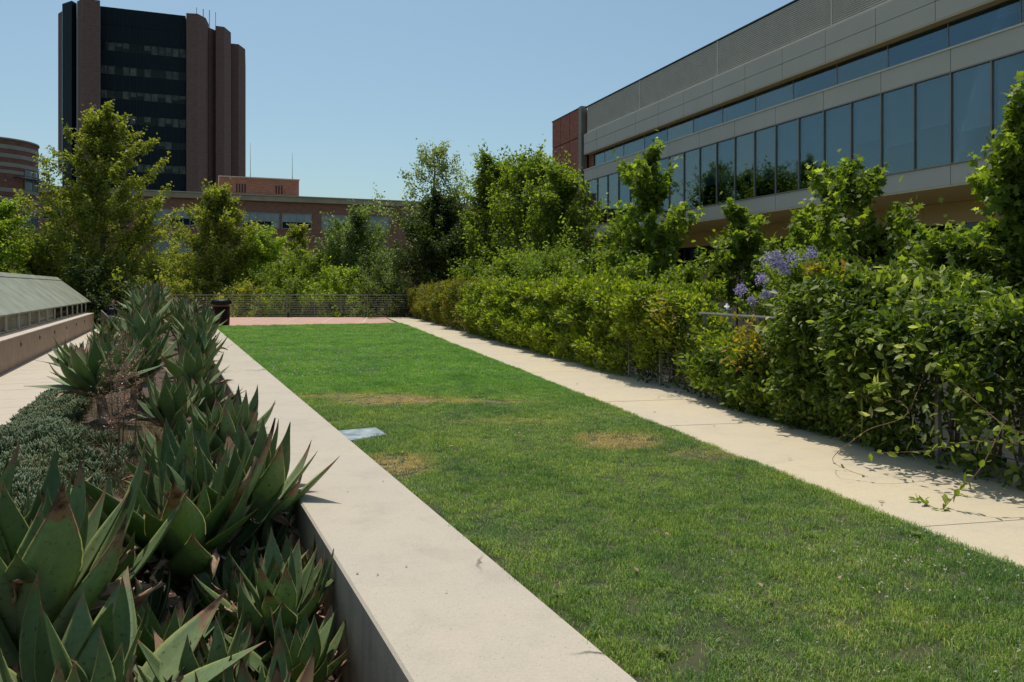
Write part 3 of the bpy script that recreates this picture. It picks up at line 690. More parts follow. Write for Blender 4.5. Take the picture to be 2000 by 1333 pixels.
for i in range(nb):
    for zt, z_ in levels:
        under(tw, 'spandrel_panel', MB().fbox(fT, a + s * i + .035, a + s * (i + 1) - .035, -.10, -.04, z_, zt), M['tower_panel'])
    for j, (zt, z_) in enumerate(zb_):
        wf = under(tw, 'window', MB().fbox(fT, a + s * i + .04, a + s * (i + 1) - .04, -.26, -.20, z_, zt), M['interior'])
        child(wf, 'pane', MB().fbox(fT, a + s * i + .04, a + s * (i + 1) - .04, -.09, -.07, z_, zt), M['tower_glass'])
        f = rt.choice((0, .0, .45, 1, 1, 1) if (i + j) % 3 else (0, 0, 1, .6))
        if f: child(wf, 'blind', MB().fbox(fT, a + s * i + .06, a + s * (i + 1) - .06, -.17, -.15, zt - (zt - z_) * f, zt), M['tower_win'])
    under(tw, 'mullion', MB().fbox(fT, a + s * i - .03, a + s * i + .03, -.12, .02, 12.5, TT), M['tower_line'])
# piers: left side
pier('brick_pier', [(150.5, 123.0), (162, 121.6), (195.5, 122.6), (195.5, 150), (151, 150)], 47.4)
pier('dark_strip', [(121.5, 124.6), (140, 123.2), (150, 124.4), (150.3, 132), (121.8, 134)], 47.6, M['tower_panel'])
pier('brick_edge', [(113.5, 128.2), (121.3, 127), (121.3, 136), (114.5, 138)], 47.3, None, 22.0)
pier('brick_pier', [(363.8, 128.6), (386, 128.9), (402, 131), (408, 134.2), (408, 152), (372, 152)], 47.55)
pier('brick_link', [(405, 134.8), (408.3, 133.9), (424, 135.6), (424, 155), (408.5, 155)], 46.9)
pier('brick_pier', [(421.3, 133.8), (438, 134.4), (451, 137.4), (452, 160), (424, 160)], 47.2)
pier('brick_pier', [(448, 142.6), (453, 142.6), (466, 143.0), (479, 146.0), (479.8, 158), (446, 162)], 46.9)
for k, (u_, v0, v1, dd) in enumerate(((384, 30, 15, 134), (397, 35, 18, 134), (409, 42, 20, 137), (421, 46, 24, 140))):
    x = X(u_, dd); mb = MB(); mb.tube([(x, dd, tz(v0, dd) - 3), (x, dd, tz(v1, dd))], .09 if k in (1, 2) else .05, 5)
    tag(mb.build('roof_antenna', M['white'] if k in (1, 2) else M['steel']), ['leftmost thin mast on the tower roof', 'short thick pale antenna, second from left on the tower roof', 'tall thick pale antenna, third from left on the tower roof', 'rightmost thin mast on the tower roof'][k], 'antenna', 'antennas on the tower roof')

# ------------------------------------------------------------------ round banded building at the far left
rc = Vector((-39.9, 58.9)); rr_ = 3.05
ro = empty('round_brick_building', (rc.x, rc.y, GZ)); tag(ro, 'round red brick stair turret with pale horizontal bands at the far left', 'building')
zs = [12.54, 12.15, 11.85, 11.5, 11.2, 10.83, 10.53, 10.28, 10.02, 8.95, 8.65, 8.27, 7.97, 7.58, 7.33, 5.4, 5.1, GZ]
for i in range(len(zs) - 1):
    pale = i % 2 == 1; r_ = rr_ + (.03 if pale else 0)
    mb = MB(); mb.lathe([(0, zs[i + 1]), (r_, zs[i + 1]), (r_, zs[i]), (0, zs[i])], 48, (rc.x, rc.y, 0))
    under(ro, 'pale_band' if pale else 'brick_course', mb, M['band'] if pale else M['brick_round'])
mb = MB(); mb.lathe([(rr_ - .3, 12.55), (rr_ + .08, 12.55), (rr_ + .08, 12.66), (rr_ - .3, 12.66)], 48, (rc.x, rc.y, 0)); under(ro, 'roof_rim', mb, M['band'])
def arcbox(r0, r1, a0, a1, z0, z1, k=6):
    mb = MB(); n = k + 1; vs = []
    for r in (r0, r1):
        for z in (z0, z1):
            for j in range(n): q = a0 + (a1 - a0) * j / k; vs.append((rc.x + r * math.cos(q), rc.y + r * math.sin(q), z))
    fs = []
    for j in range(k):
        A, B, C_, D = j, n + j, 2 * n + j, 3 * n + j
        fs += [(A, A + 1, B + 1, B), (C_, D, D + 1, C_ + 1), (B, B + 1, D + 1, D), (A, C_, C_ + 1, A + 1)]
    fs += [(0, n, 3 * n, 2 * n), (k, 2 * n + k, 3 * n + k, n + k)]
    return mb.add(vs, fs)
aw = math.atan2(-58.9, 39.9)
for z0_, z1_ in ((8.96, 10.45), (5.5, 7.30)):
    for j in range(3):
        a0_, a1_ = aw + .74 + j * .28, aw + .74 + (j + 1) * .28
        wf = under(ro, 'window', arcbox(rr_ + .02, rr_ + .10, a0_ - .015, a0_ + .015, z0_, z1_, 1), M['mullion'])
        under(ro, 'window_pane', arcbox(rr_ + .032, rr_ + .055, a0_ + .016, a1_ - .016, z0_, z1_), M['pane_blue'] if 'pane_blue' in M else M.setdefault('pane_blue', mat_plain('blue_pane', (.10, .14, .17), .15, 0, .6)))
    under(ro, 'transom', arcbox(rr_ + .03, rr_ + .12, aw + .74, aw + 1.60, z1_ - .45, z1_ - .38, 10), M['mullion'])
ring = MB()
for r0_, z_ in ((rr_ + .7, 9.72), (rr_ + .45, 9.74), (rr_ + .2, 9.74)):
    ring.tube([(rc.x + r0_ * math.cos(q), rc.y + r0_ * math.sin(q), z_) for q in np.linspace(aw + .45, aw + 2.5, 22)], .05 if r0_ > rr_ + .6 else .03, 5)
for q in np.linspace(aw + .45, aw + 2.5, 9): ring.tube([(rc.x + rr_ * math.cos(q), rc.y + rr_ * math.sin(q), 9.78), (rc.x + (rr_ + .7) * math.cos(q), rc.y + (rr_ + .7) * math.sin(q), 9.72)], .03, 4)
under(ro, 'sunshade_ring', ring, M['dark_metal'])

# ------------------------------------------------------------------ fences
def cable_fence(label, pts, h, post_at, doubles=(), n_cab=11, cr=.0045, pr_=.018, lights=(), top=True):
    a, b = Vector(pts[0]), Vector(pts[1]); root = empty('cable_fence', a); tag(root, label, 'fence'); t = (b - a); Ln = t.length; t = t / Ln
    rel = lambda s, z, n=0: t * s + Vector((0, 0, z)) + Vector((t.y, -t.x, 0)) * n
    pm = MB(); pm.box(-pr_, pr_, -pr_, pr_, 0, h); pme = pm.mesh('post', M['steel']); ang = math.atan2(t.y, t.x)
    for s in post_at: link('post', pme, root, rel(s, 0), (0, 0, ang))
    if top: MB().tube([rel(0, h + .012), rel(Ln, h + .012)], .022, 6).build('top_rail', M['steel'], root)
    for k in range(n_cab):
        z = .08 + (h - .12) * k / n_cab; MB().tube([rel(0, z), rel(Ln, z)], cr, 4).build('cable', M['steel'], root)
    for s in lights:
        mb = MB(); mb.box(-.05, .05, -.06, .06, 0, .22); mb.box(-.06, .06, -.07, .07, .22, .25); link('base_light', mb.mesh('base_light', M['dark_metal']), root, rel(s, 0), (0, 0, ang))
    return root
DF = 39.5
us = [285, 335, 385, 404, 455, 506, 560.5, 566, 614.5, 666, 712.5, 718, 763.6, 808]
cable_fence('low steel cable fence across the far end of the brick paving', [(X(285, DF), DF, .0), (X(812, DF), DF, .0)], 1.13, [X(u, DF) - X(285, DF) for u in us], lights=[X(563.2, DF) - X(285, DF), X(715.3, DF) - X(285, DF)])
hd = [5.2 + 1.3 * k for k in range(-2, 27)]
A_ = Vector((pr(2), 2, 0)); B_ = Vector((pr(39.3), 39.3, 0))
sp = [(Vector((pr(x), x, 0)) - A_).length for x in (12.9, 11.75, 10.56, 10.42, 9.16, 7.85, 6.55, 5.2, 3.9, 2.6)] + [(Vector((pr(x), x, 0)) - A_).length for x in np.arange(14.2, 39.2, 1.3)]
cable_fence('steel post and cable fence overgrown by the hedge beside the path', [A_, B_], 1.14, sp, n_cab=9, cr=.004)

# ------------------------------------------------------------------ trash bin, person, cover, handrail, lamp
tb = empty('litter_bin', (X(432, 30.9), 30.9, 0)); tag(tb, 'dark brown round litter bin with a black ribbed lid beyond the agaves', 'litter bin')
MB().lathe([(0, .0), (.29, .0), (.32, .03), (.335, .76), (0, .76)], 28).build('body', M['trash'], tb, True)
MB().lathe([(.338, .765), (.345, .77), (.345, .81), (.32, .81), (.30, .77)], 28).build('band', M['trash_band'], tb)
mb = MB(); mb.lathe([(.30, .82), (.36, .84), (.375, .90), (.365, .97), (.30, 1.03), (.20, 1.05), (.17, 1.02), (0, 1.0)], 28); mb.build('lid', M['trash_lid'], tb, True)
mb = MB()
for k in range(28):
    q = 2 * math.pi * k / 28; c_, s_ = math.cos(q), math.sin(q)
    mb.tube([(.365 * c_, .365 * s_, .85), (.385 * c_, .385 * s_, .90), (.37 * c_, .37 * s_, .975), (.30 * c_, .30 * s_, 1.04)], .012, 4)
mb.build('lid_ribs', M['trash_lid'], tb)

cv = empty('utility_cover', (X(705, 7.85), 7.85, 0)); tag(cv, 'square bluish grey utility cover set in the lawn beside the concrete wall', 'cover')
th = -WALLROT * .35
pc = [P(655, 844, 8.0), P(735, 837.5, 8.2), P(757, 852, 7.79), P(683, 866, 7.45)]
pc = [Vector((p_.x, p_.y, 0)) for p_ in pc]; cen = sum(pc, Vector()) / 4
mb = MB(); mb.hexa([(*(p_ - Vector(cv.location)).xy, -.05) for p_ in pc] + [(*(p_ - Vector(cv.location)).xy, .010) for p_ in pc]); mb.build('cover_frame', M['steel'], cv)
ins = [cen + (p_ - cen) * .93 for p_ in pc]
mb = MB(); mb.hexa([(*(p_ - Vector(cv.location)).xy, .011) for p_ in ins] + [(*(p_ - Vector(cv.location)).xy, .016) for p_ in ins]); mb.build('cover_plate', M['cover'], cv)

hr = empty('handrail', (X(198, 42), 42, -.75)); tag(hr, 'short sloping steel handrail with upright bars at the end of the left walkway', 'handrail')
p0 = P(198, 607, 42); p1 = P(216, 624, 38.5); o_ = Vector(hr.location)
MB().tube([p0 - o_, p1 - o_], .035, 6).build('top_rail', M['steel'], hr)
for k in range(7):
    q = p0.lerp(p1, k / 6) - o_; MB().tube([(q.x, q.y, 0), q], .028, 5).build('bar', M['steel'], hr)

def skin_obj(name, nodes, edges, rad, mat, parent, sub=1):
    me = bpy.data.meshes.new(name); me.from_pydata(nodes, edges, []); me.update(); me.materials.append(mat)
    o = link(name, me, parent); sm = o.modifiers.new('skin', 'SKIN'); sm.use_smooth_shade = True
    for i, r in enumerate(rad): me.skin_vertices[0].data[i].radius = (r, r * .8) if not isinstance(r, tuple) else r
    me.skin_vertices[0].data[0].use_root = True
    ss = o.modifiers.new('sub', 'SUBSURF'); ss.levels = sub; ss.render_levels = sub; return o
def ensure_skin(me):
    pass
pp = empty('person', (X(221.5, 36), 36, -.75)); tag(pp, 'person in a dark navy sweatshirt and blue jeans walking on the left walkway', 'person')
def skin_body(name, N, E, Rd, mat, sub=1):
    # grow a smooth tube body from joints (bmesh skin layer)
    import bmesh
    bm = bmesh.new(); lay = bm.verts.layers.skin.verify(); vs = [bm.verts.new(n_) for n_ in N]
    for a_, b_ in E: bm.edges.new((vs[a_], vs[b_]))
    for i, v in enumerate(vs): v[lay].radius = Rd[i] if isinstance(Rd[i], tuple) else (Rd[i], Rd[i]); v[lay].use_root = (i == 0)
    me = bpy.data.meshes.new(name); bm.to_mesh(me); bm.free(); me.materials.append(mat)
    o = link(name, me, pp); m1 = o.modifiers.new('skin', 'SKIN'); m1.use_smooth_shade = True
    m2 = o.modifiers.new('sub', 'SUBSURF'); m2.levels = sub; m2.render_levels = sub; return o
N = [(0, 0, .93), (0, 0, 1.15), (0, 0, 1.38), (0, -.01, 1.48), (0, -.02, 1.56), (0, -.03, 1.66),
     (.17, 0, 1.40), (.23, .02, 1.15), (.22, -.10, .93), (-.17, 0, 1.40), (-.24, .02, 1.15), (-.22, -.10, .93),
     (.09, 0, .88), (.10, -.10, .48), (.10, .0, .08), (.10, -.12, .04), (-.09, 0, .88), (-.10, .05, .48), (-.10, .15, .10), (-.10, .05, .04)]
E = [(0, 1), (1, 2), (2, 3), (3, 4), (4, 5), (2, 6), (6, 7), (7, 8), (2, 9), (9, 10), (10, 11), (0, 12), (12, 13), (13, 14), (14, 15), (0, 16), (16, 17), (17, 18), (18, 19)]
Rd = [(.14, .10), (.13, .09), (.14, .10), .05, .075, .085, .055, .042, .032, .055, .042, .032, .085, .055, .04, .035, .085, .055, .04, .035]
skin_body('body', N, E, Rd, M['skin'])
skin_body('sweatshirt', [N[0], N[1], N[2], (0, -.01, 1.44), N[6], N[7], (.22, -.09, .96), N[9], N[10], (-.22, -.09, .96)], [(0, 1), (1, 2), (2, 3), (2, 4), (4, 5), (5, 6), (2, 7), (7, 8), (8, 9)],
          [(.185, .14), (.17, .13), (.185, .14), .08, .085, .066, .05, .085, .066, .05], M['navy'])
skin_body('jeans', [(0, 0, .92), N[12], N[13], (.10, .0, .12), N[16], N[17], (-.10, .14, .14)], [(0, 1), (1, 2), (2, 3), (0, 4), (4, 5), (5, 6)], [(.16, .12), .105, .075, .06, .105, .075, .06], M['denim'])
skin_body('hair', [(0, .02, 1.70), (0, .03, 1.62), (0, .05, 1.54)], [(0, 1), (1, 2)], [.092, .085, .05], M['hair'])
mb = MB()
for k in range(6): mb.box(-.105 + k * .036, -.08 + k * .036, -.165, -.155, 1.27, 1.31 + (k % 2) * .012)
mb.build('chest_print', M['print'], pp)
for sx_ in (-.03, .03): MB().box(sx_ - .012, sx_ + .012, -.122, -.112, 1.655, 1.668).build('eye', M['hair'], pp)
MB().hexa([(-.012, -.112, 1.61), (.012, -.112, 1.61), (.012, -.10, 1.61), (-.012, -.10, 1.61), (-.005, -.125, 1.64), (.005, -.125, 1.64), (.005, -.10, 1.65), (-.005, -.10, 1.65)]).build('nose', M['skin'], pp)

lp = empty('post_lamp', (X(1420, 30), 30, GZ)); tag(lp, 'white capped post lamp head showing over the hedge', 'lamp')
H_ = P(0, 612, 30).z - GZ
MB().tube([(0, 0, 0), (0, 0, H_ - .35)], .06, 10).build('pole', M['steel'], lp)
MB().lathe([(.10, H_ - .36), (.15, H_ - .30), (.15, H_ + .12), (0, H_ + .12)], 16).build('lens', M['lens'], lp)
MB().lathe([(.19, H_ + .12), (.185, H_ + .17), (.12, H_ + .27), (.05, H_ + .31), (.045, H_ + .36), (0, H_ + .38)], 16).build('cap', M['white'], lp, True)

# ------------------------------------------------------------------ agaves
def agave_leaf(L=1.0, W=.235, curve=.5, side=.0, fold=.35, twist=.0, dead=False, seed=0, nt_=13, ns=6, lump=0.0):
    rg = random.Random(seed); V = []; Tt = []; S = []; x = 0; z = 0; y = 0; el = 0.0; ring = []
    for i in range(nt_):
        t = i / (nt_ - 1); tt = t
        wsh = (.50 + .50 * math.sin(min(1, t / .52) * math.pi / 2) ** 1.2) if t < .52 else max(0, 1 - ((t - .52) / .48) ** 1.5) ** 1.35
        wd = W / 2 * wsh + .0015
        if dead: wd *= (.55 + .35 * math.sin(t * 9 + seed)); 
        ang = curve * (t ** 1.6)
        if i: x += math.cos(ang) * L / (nt_ - 1); z += math.sin(ang) * L / (nt_ - 1); y += side * t * L / (nt_ - 1)
        thk = .020 * (1 - t) ** .6 * (.4 if dead else 1) + .0012
        tw_ = twist * t * t; fo = fold * (1 - .2 * t) * (1 + .25 * math.sin(t * 5 + seed))
        prof = []
        for j in range(ns + 1):
            s = -1 + 2 * j / ns; prof.append((s, fo * abs(s) ** 1.5 * wd))
        for j in range(ns - 1, 0, -1):
            s = -1 + 2 * j / ns; prof.append((s, fo * abs(s) ** 1.5 * wd - thk * (1 - s * s) ** .5 - .0005))
        for s, h in prof:
            yy = s * wd * (1 - .12 * fo); hh = h + (rg.uniform(-1, 1) * .018 + .02 * math.sin(s * 4 + t * 14 + seed)) * (1 if dead else 0) + lump * math.sin(t * 7 + seed) * abs(s) * .01
            a_, b_ = yy * math.cos(tw_) - hh * math.sin(tw_), yy * math.sin(tw_) + hh * math.cos(tw_)
            V.append((x - b_ * math.sin(ang), y + a_, z + b_ * math.cos(ang))); Tt.append(t); S.append(s)
    n = 2 * ns; Fs = []
    for i in range(nt_ - 1):
        for j in range(n): Fs.append((i * n + j, i * n + (j + 1) % n, (i + 1) * n + (j + 1) % n, (i + 1) * n + j))
    me = bpy.data.meshes.new('leaf'); me.from_pydata(V, [], Fs); me.update()
    a = me.attributes.new('t', 'FLOAT', 'POINT'); a.data.foreach_set('value', Tt); a = me.attributes.new('s', 'FLOAT', 'POINT'); a.data.foreach_set('value', S)
    me.polygons.foreach_set('use_smooth', [True] * len(me.polygons)); me.materials.append(M['agave_dead' if dead else 'agave']); return me
LEAVES = [agave_leaf(curve=.45, seed=1), agave_leaf(curve=.75, side=.06, seed=2, fold=.45), agave_leaf(curve=.15, side=-.07, seed=3, W=.25), agave_leaf(curve=.6, twist=.35, seed=4, W=.215),
          agave_leaf(curve=.3, twist=-.3, seed=5, fold=.5), agave_leaf(curve=-.25, side=.05, seed=6, fold=.25, lump=1), agave_leaf(curve=.95, seed=7, W=.20, side=-.05, fold=.55), agave_leaf(curve=.5, seed=8, W=.26, fold=.3, lump=1)]
LOWL = [agave_leaf(curve=.45, seed=1, nt_=7, ns=2), agave_leaf(curve=.7, side=.05, seed=2, nt_=7, ns=2, W=.2), agave_leaf(curve=.2, side=-.06, seed=3, nt_=7, ns=2), agave_leaf(curve=-.2, twist=.3, seed=3, nt_=7, ns=2)]
DEAD = [agave_leaf(curve=-1.0, twist=1.3, side=.3, seed=11, dead=True), agave_leaf(curve=-.6, twist=-1.5, side=-.25, seed=12, dead=True), agave_leaf(curve=-1.5, twist=.8, seed=13, dead=True), agave_leaf(curve=.2, twist=2.2, side=.2, seed=14, dead=True)]
AG = 'agaves in the planter bed'
def agave(label, u, d, z, L, n=26, seed=0, x=None, dead=9, low=False, open_=.84, tilt=(0, 0), rot=0.0):
    rg = random.Random(seed * 7 + 1); xx = X(u, d) if x is None else x
    r = empty('agave', (xx, d, z)); tag(r, label, 'agave', AG); tl_ = .10 if d < 12 else .20; r.rotation_euler = (rg.uniform(-tl_, tl_), rg.uniform(-tl_, tl_ * .5), rot)
    n = int(n * 1.42)
    src = LOWL if low else LEAVES
    def clear(bx, by, bz, az, el, sc):         # lift a leaf that would run into the concrete wall
        for _ in range(14):
            rch = sc * .97 * math.cos(el + .12); th_ = az + rot; wx_, wy_ = xx + bx + math.cos(th_) * rch, d + by + math.sin(th_) * rch
            g0 = wl(d) - xx; g1 = wx_ - wl(wy_)
            if g1 < -.01: return el
            fr_ = min(1, max(0, g0 / (g0 + g1 + 1e-6))); zc_ = z + bz + math.sin(el) * sc * fr_ * .92
            if zc_ > .10: return el
            el += R(5)
        return None
    for i in range(n):
        f = i / (n - 1)                        # 0 inner, 1 outer
        el = R(86 - 66 * f ** .85 * open_) + rg.uniform(-.17, .17); az = i * 2.39996 + rg.uniform(-.2, .2)
        sc = L * (.62 + .42 * math.sin(min(1, f * 1.5) * math.pi / 2)) * rg.uniform(.74, 1.12) * (1 - .12 * max(0, f - .8) * 5)
        br = .035 * L + .07 * L * f
        el = clear(0, 0, .1 * L, az, el, sc)
        if el is None: continue
        link('leaf', rg.choice(src), r, (math.cos(az) * br, math.sin(az) * br, .16 * L * (1 - f)), (rg.uniform(-.18, .18), -el, az), (sc * 1.02, sc * rg.uniform(.98, 1.34), sc * .95))
    if d < 8: dead += 5
    for i in range(dead):
        az = rg.uniform(0, 6.28); sc = L * rg.uniform(.45, .9); el = clear(0, 0, 0, az, R(rg.uniform(-10, 50) if i % 2 else rg.uniform(25, 72)), sc)
        if el is None: continue
        link('dry_leaf', rg.choice(DEAD), r, (math.cos(az) * .08 * L, math.sin(az) * .08 * L, -.02), (rg.uniform(-.5, .5), -el, az), (sc, sc, sc))
    if d < 8:                                  # curled papery scraps caught between the leaves
        for i in range(6):
            az = rg.uniform(0, 6.28); q = rg.uniform(.18, .34) * L; sc = L * rg.uniform(.32, .55)
            if xx + math.cos(az + rot) * (q + sc) > wl(d + math.sin(az + rot) * q) - .02: continue
            link('dry_leaf', rg.choice(DEAD), r, (math.cos(az) * q, math.sin(az) * q, q * rg.uniform(.7, 1.1)), (rg.uniform(-1, 1), -R(rg.uniform(5, 65)), az + rg.uniform(-.6, .6)), (sc, sc * 1.2, sc))
    zg = -.70 - z
    if zg < -.05: MB().tube([(0, 0, zg), (.03, 0, zg * .5), (0, 0, .05)], [.10 * L, .09 * L, .07 * L], 7).build('trunk', M['agave_dead'], r)
    return r
for _ in (0,): pass
agave('big agave with broad upright leaves at the bottom left corner of the photo', 55, 3.75, -.30, .92, 26, 1, rot=.7, open_=.72)
agave('agave cut by the left edge of the photo, behind the corner one', -70, 4.5, -.30, .88, 22, 2, rot=2)
agave('agave with brown tipped leaves left of the largest clump, against the blue green ground cover', 175, 4.6, -.40, .78, 22, 3, rot=1.1)
agave('largest agave with broad dark leaves in the near middle of the bed', 370, 4.85, -.33, .90, 28, 4, dead=8, rot=.3)
agave('agave leaning its brown curled leaf tips over the concrete wall', 475, 5.45, -.30, .82, 26, 5, dead=8, rot=1.9)
agave('small bright green agave tight against the near wall face', 545, 4.15, -.45, .56, 22, 6, rot=.2)
agave('small agave low between the corner agave and the largest one', 300, 3.75, -.50, .45, 20, 7)
agave('small agave at the bottom middle, tips below the largest clump', 395, 3.35, -.42, .46, 20, 8, rot=2.2)
agave('small agave at the bottom edge nearest the concrete wall', 505, 2.95, -.42, .50, 18, 9, rot=1.5)
agave('agave pup sprouting low between the small agaves at the bottom', 455, 3.85, -.55, .40, 16, 10)
agave('small agave with upright leaves right of the bottom middle one, under the wall face', 585, 3.75, -.50, .42, 18, 101, rot=.4)
agave('small agave between the largest clump and the bright green one by the wall', 470, 4.5, -.52, .46, 20, 102, rot=1.4)
agave('low agave pup at the very bottom edge, left of the nearest one to the wall', 330, 2.95, -.50, .46, 18, 103, rot=2.9)
agave('agave pup half hidden under the leaning agave beside the wall', 575, 4.75, -.50, .44, 18, 104, rot=.9)
agave('small agave in the gap left of the largest clump, low on the soil', 268, 4.25, -.55, .50, 20, 105, rot=.6)
agave('agave pup between the largest clump and the wall leaning one, low in the shade', 430, 4.75, -.55, .42, 16, 106, rot=1.2)
agave('agave pup at the foot of the wall behind the leaning agave', 515, 5.35, -.48, .48, 18, 107, rot=.1)
agave('agave at the left edge beside the walkway, low in front of the succulents', 20, 5.6, -.55, .55, 18, 108, rot=.1)
agave('agave at the bottom left corner with long leaves reaching right over the small ones', 150, 3.05, -.46, .80, 20, 11, rot=2.6, open_=.9)
agave('agave whose pointed tips overhang the wall edge halfway to the cover', 440, 7.55, -.18, .66, 26, 12, rot=.8)
agave('agave behind the largest one and left of the wall overhanging tips', 350, 7.0, -.36, .66, 22, 13)
agave('agave next to the wall between the leaning agave and the overhanging one', 455, 6.4, -.42, .60, 20, 14)
agave('pale grey green agave rosette in the middle of the bed', 335, 9.4, -.20, .62, 24, 15)
agave('agave touching the wall just beyond the overhanging tips', 398, 10.3, -.25, .58, 22, 16)
agave('spreading agave with large dark leaves hanging over the left walkway', 195, 11.0, -.02, .86, 30, 17, rot=.5, open_=1.15)
agave('agave just right of the spreading one, below the red dry stalks', 262, 12.2, -.02, .74, 24, 18)
ordn = ['first', 'second', 'third', 'fourth', 'fifth', 'sixth', 'seventh', 'eighth', 'ninth', 'tenth', 'eleventh', 'twelfth', 'thirteenth', 'fourteenth']
sd = 30
for row, (q, nm, ds, L_) in enumerate(((.89, 'in the row along the concrete wall', np.arange(12.2, 31, 1.65), .70), (.52, 'in the middle row of the far clump', np.arange(13.3, 31, 1.75), .84), (.17, 'in the row beside the left walkway', np.arange(14.2, 31.5, 2.0), .62))):
    for k, dd in enumerate(ds):
        sd += 1; rg = random.Random(sd); dd += rg.uniform(-.4, .4); x_ = pe(dd) + 3.0 * (q + rg.uniform(-.07, .07))
        rise = min(1, (dd - 11) / 14)
        z_ = (.0 if row < 2 else -.14) + rise * (.35 if row == 0 else .88 if row == 1 else .10) + rg.uniform(-.08, .12)
        if row == 0: z_ = -.14 + .58 * rise; L_ = .70 + .10 * rise
        agave('%s agave from the camera %s' % (ordn[k], nm), 0, dd, z_, L_ * rg.uniform(.85, 1.1), 22, sd, x=x_, dead=3, low=dd > 18, rot=rg.uniform(0, 3))

def vnoise(x, y, seed):
    r = np.random.default_rng(seed); out = 0
    for k in range(5):
        a = r.random() * 6.28; f = 1.0 * 1.7 ** k; ph = r.random() * 6.28; out = out + np.sin((x * math.cos(a) + y * math.sin(a)) * f * 1.6 + ph) / 1.35 ** k
    return out / 3.2
# ------------------------------------------------------------------ geometry-node scatter
def gn_scatter(o, coll):
    ng = bpy.data.node_groups.new('scatter', 'GeometryNodeTree')
    ng.interface.new_socket('Geometry', in_out='INPUT', socket_type='NodeSocketGeometry'); ng.interface.new_socket('Geometry', in_out='OUTPUT', socket_type='NodeSocketGeometry')
    gi = ng.nodes.new('NodeGroupInput'); go = ng.nodes.new('NodeGroupOutput'); ip = ng.nodes.new('GeometryNodeInstanceOnPoints')
    ci = ng.nodes.new('GeometryNodeCollectionInfo'); ci.inputs[0].default_value = coll; ci.inputs['Separate Children'].default_value = True; ci.inputs['Reset Children'].default_value = True
    ar = ng.nodes.new('GeometryNodeInputNamedAttribute'); ar.data_type = 'FLOAT_VECTOR'; ar.inputs[0].default_value = 'rot'
    asx = ng.nodes.new('GeometryNodeInputNamedAttribute'); asx.data_type = 'FLOAT_VECTOR'; asx.inputs[0].default_value = 'scl'
    L_ = ng.links; L_.new(gi.outputs[0], ip.inputs['Points']); L_.new(ci.outputs[0], ip.inputs['Instance']); ip.inputs['Pick Instance'].default_value = True
    L_.new(ar.outputs[0], ip.inputs['Rotation']); L_.new(asx.outputs[0], ip.inputs['Scale']); L_.new(ip.outputs[0], go.inputs[0])
    md_ = o.modifiers.new('scatter', 'NODES'); md_.node_group = ng
def points_obj(name, p, rot, scl):
    me = bpy.data.meshes.new(name); me.vertices.add(len(p)); me.vertices.foreach_set('co', np.ascontiguousarray(p, dtype=np.float32).ravel())
    for nm, arr in (('rot', rot), ('scl', scl)):
        a = me.attributes.new(nm, 'FLOAT_VECTOR', 'POINT'); a.data.foreach_set('vector', np.ascontiguousarray(arr, dtype=np.float32).ravel())
    return link(name, me)

rng = np.random.default_rng(12)
gcol = bpy.data.collections.new('grass_tufts')
def blade_tuft(n, rad, h, wd, seed, lean=.55):
    rg = np.random.default_rng(seed); V = []; Fa = []; Rn = []
    for i in range(n):
        a = rg.random() * 6.283; r = rad * math.sqrt(rg.random()); x, y = r * math.cos(a), r * math.sin(a); hh = h * (.45 + .75 * rg.random())
        la = rg.random() * 6.283; le = lean * rg.random() * hh * 1.3; dx, dy = math.cos(la) * le, math.sin(la) * le
        fa = rg.random() * 3.14; wx, wy = math.cos(fa) * wd / 2, math.sin(fa) * wd / 2; b = len(V)
        V += [(x - wx, y - wy, -.004), (x + wx, y + wy, -.004), (x + dx * .35 + wx * .8, y + dy * .35 + wy * .8, hh * .6), (x + dx * .35 - wx * .8, y + dy * .35 - wy * .8, hh * .6), (x + dx, y + dy, hh * (.95 - .3 * lean))]
        Fa += [(b, b + 1, b + 2), (b, b + 2, b + 3), (b + 3, b + 2, b + 4)]; q = rg.random(); Rn += [q] * 3
    return np_mesh('tuft', np.array(V), np.array(Fa), M['grass'], Rn)
for k in range(7):
    o = bpy.data.objects.new('tuft', blade_tuft(60, .064, .027 if k < 5 else .044, .0030, 100 + k, .9)); gcol.objects.link(o)
def lawn_pts(n, d0, d1, inset=.02):
    d = rng.uniform(d0, d1, n * 2); f = rng.random(n * 2); W_ = (3.753 - .26 * d) - (1.762 - .447 * d)
    wmax = (3.753 - .26 * d1) - (1.762 - .447 * d1); keep = rng.random(n * 2) * wmax < W_; d, f, W_ = d[keep][:n], f[keep][:n], W_[keep][:n]
    x = 1.762 - .447 * d + inset + (W_ - inset * 1.5) * f; ok = d < 30.05 + (x - wr(30.05)) * .36; return x[ok], d[ok]
xs, ys, sc = [], [], []
for d0, d1, dens, s in ((1.2, 7, 330, 1.0), (7, 13, 250, 1.15), (13, 22, 150, 1.45), (22, 32.6, 85, 1.9)):
    wm = (3.753 - .26 * (d0 + d1) / 2) - (1.762 - .447 * (d0 + d1) / 2); n_ = int(dens * wm * (d1 - d0)); x_, y_ = lawn_pts(n_, d0, d1); xs.append(x_); ys.append(y_); sc.append(np.full(len(x_), s))
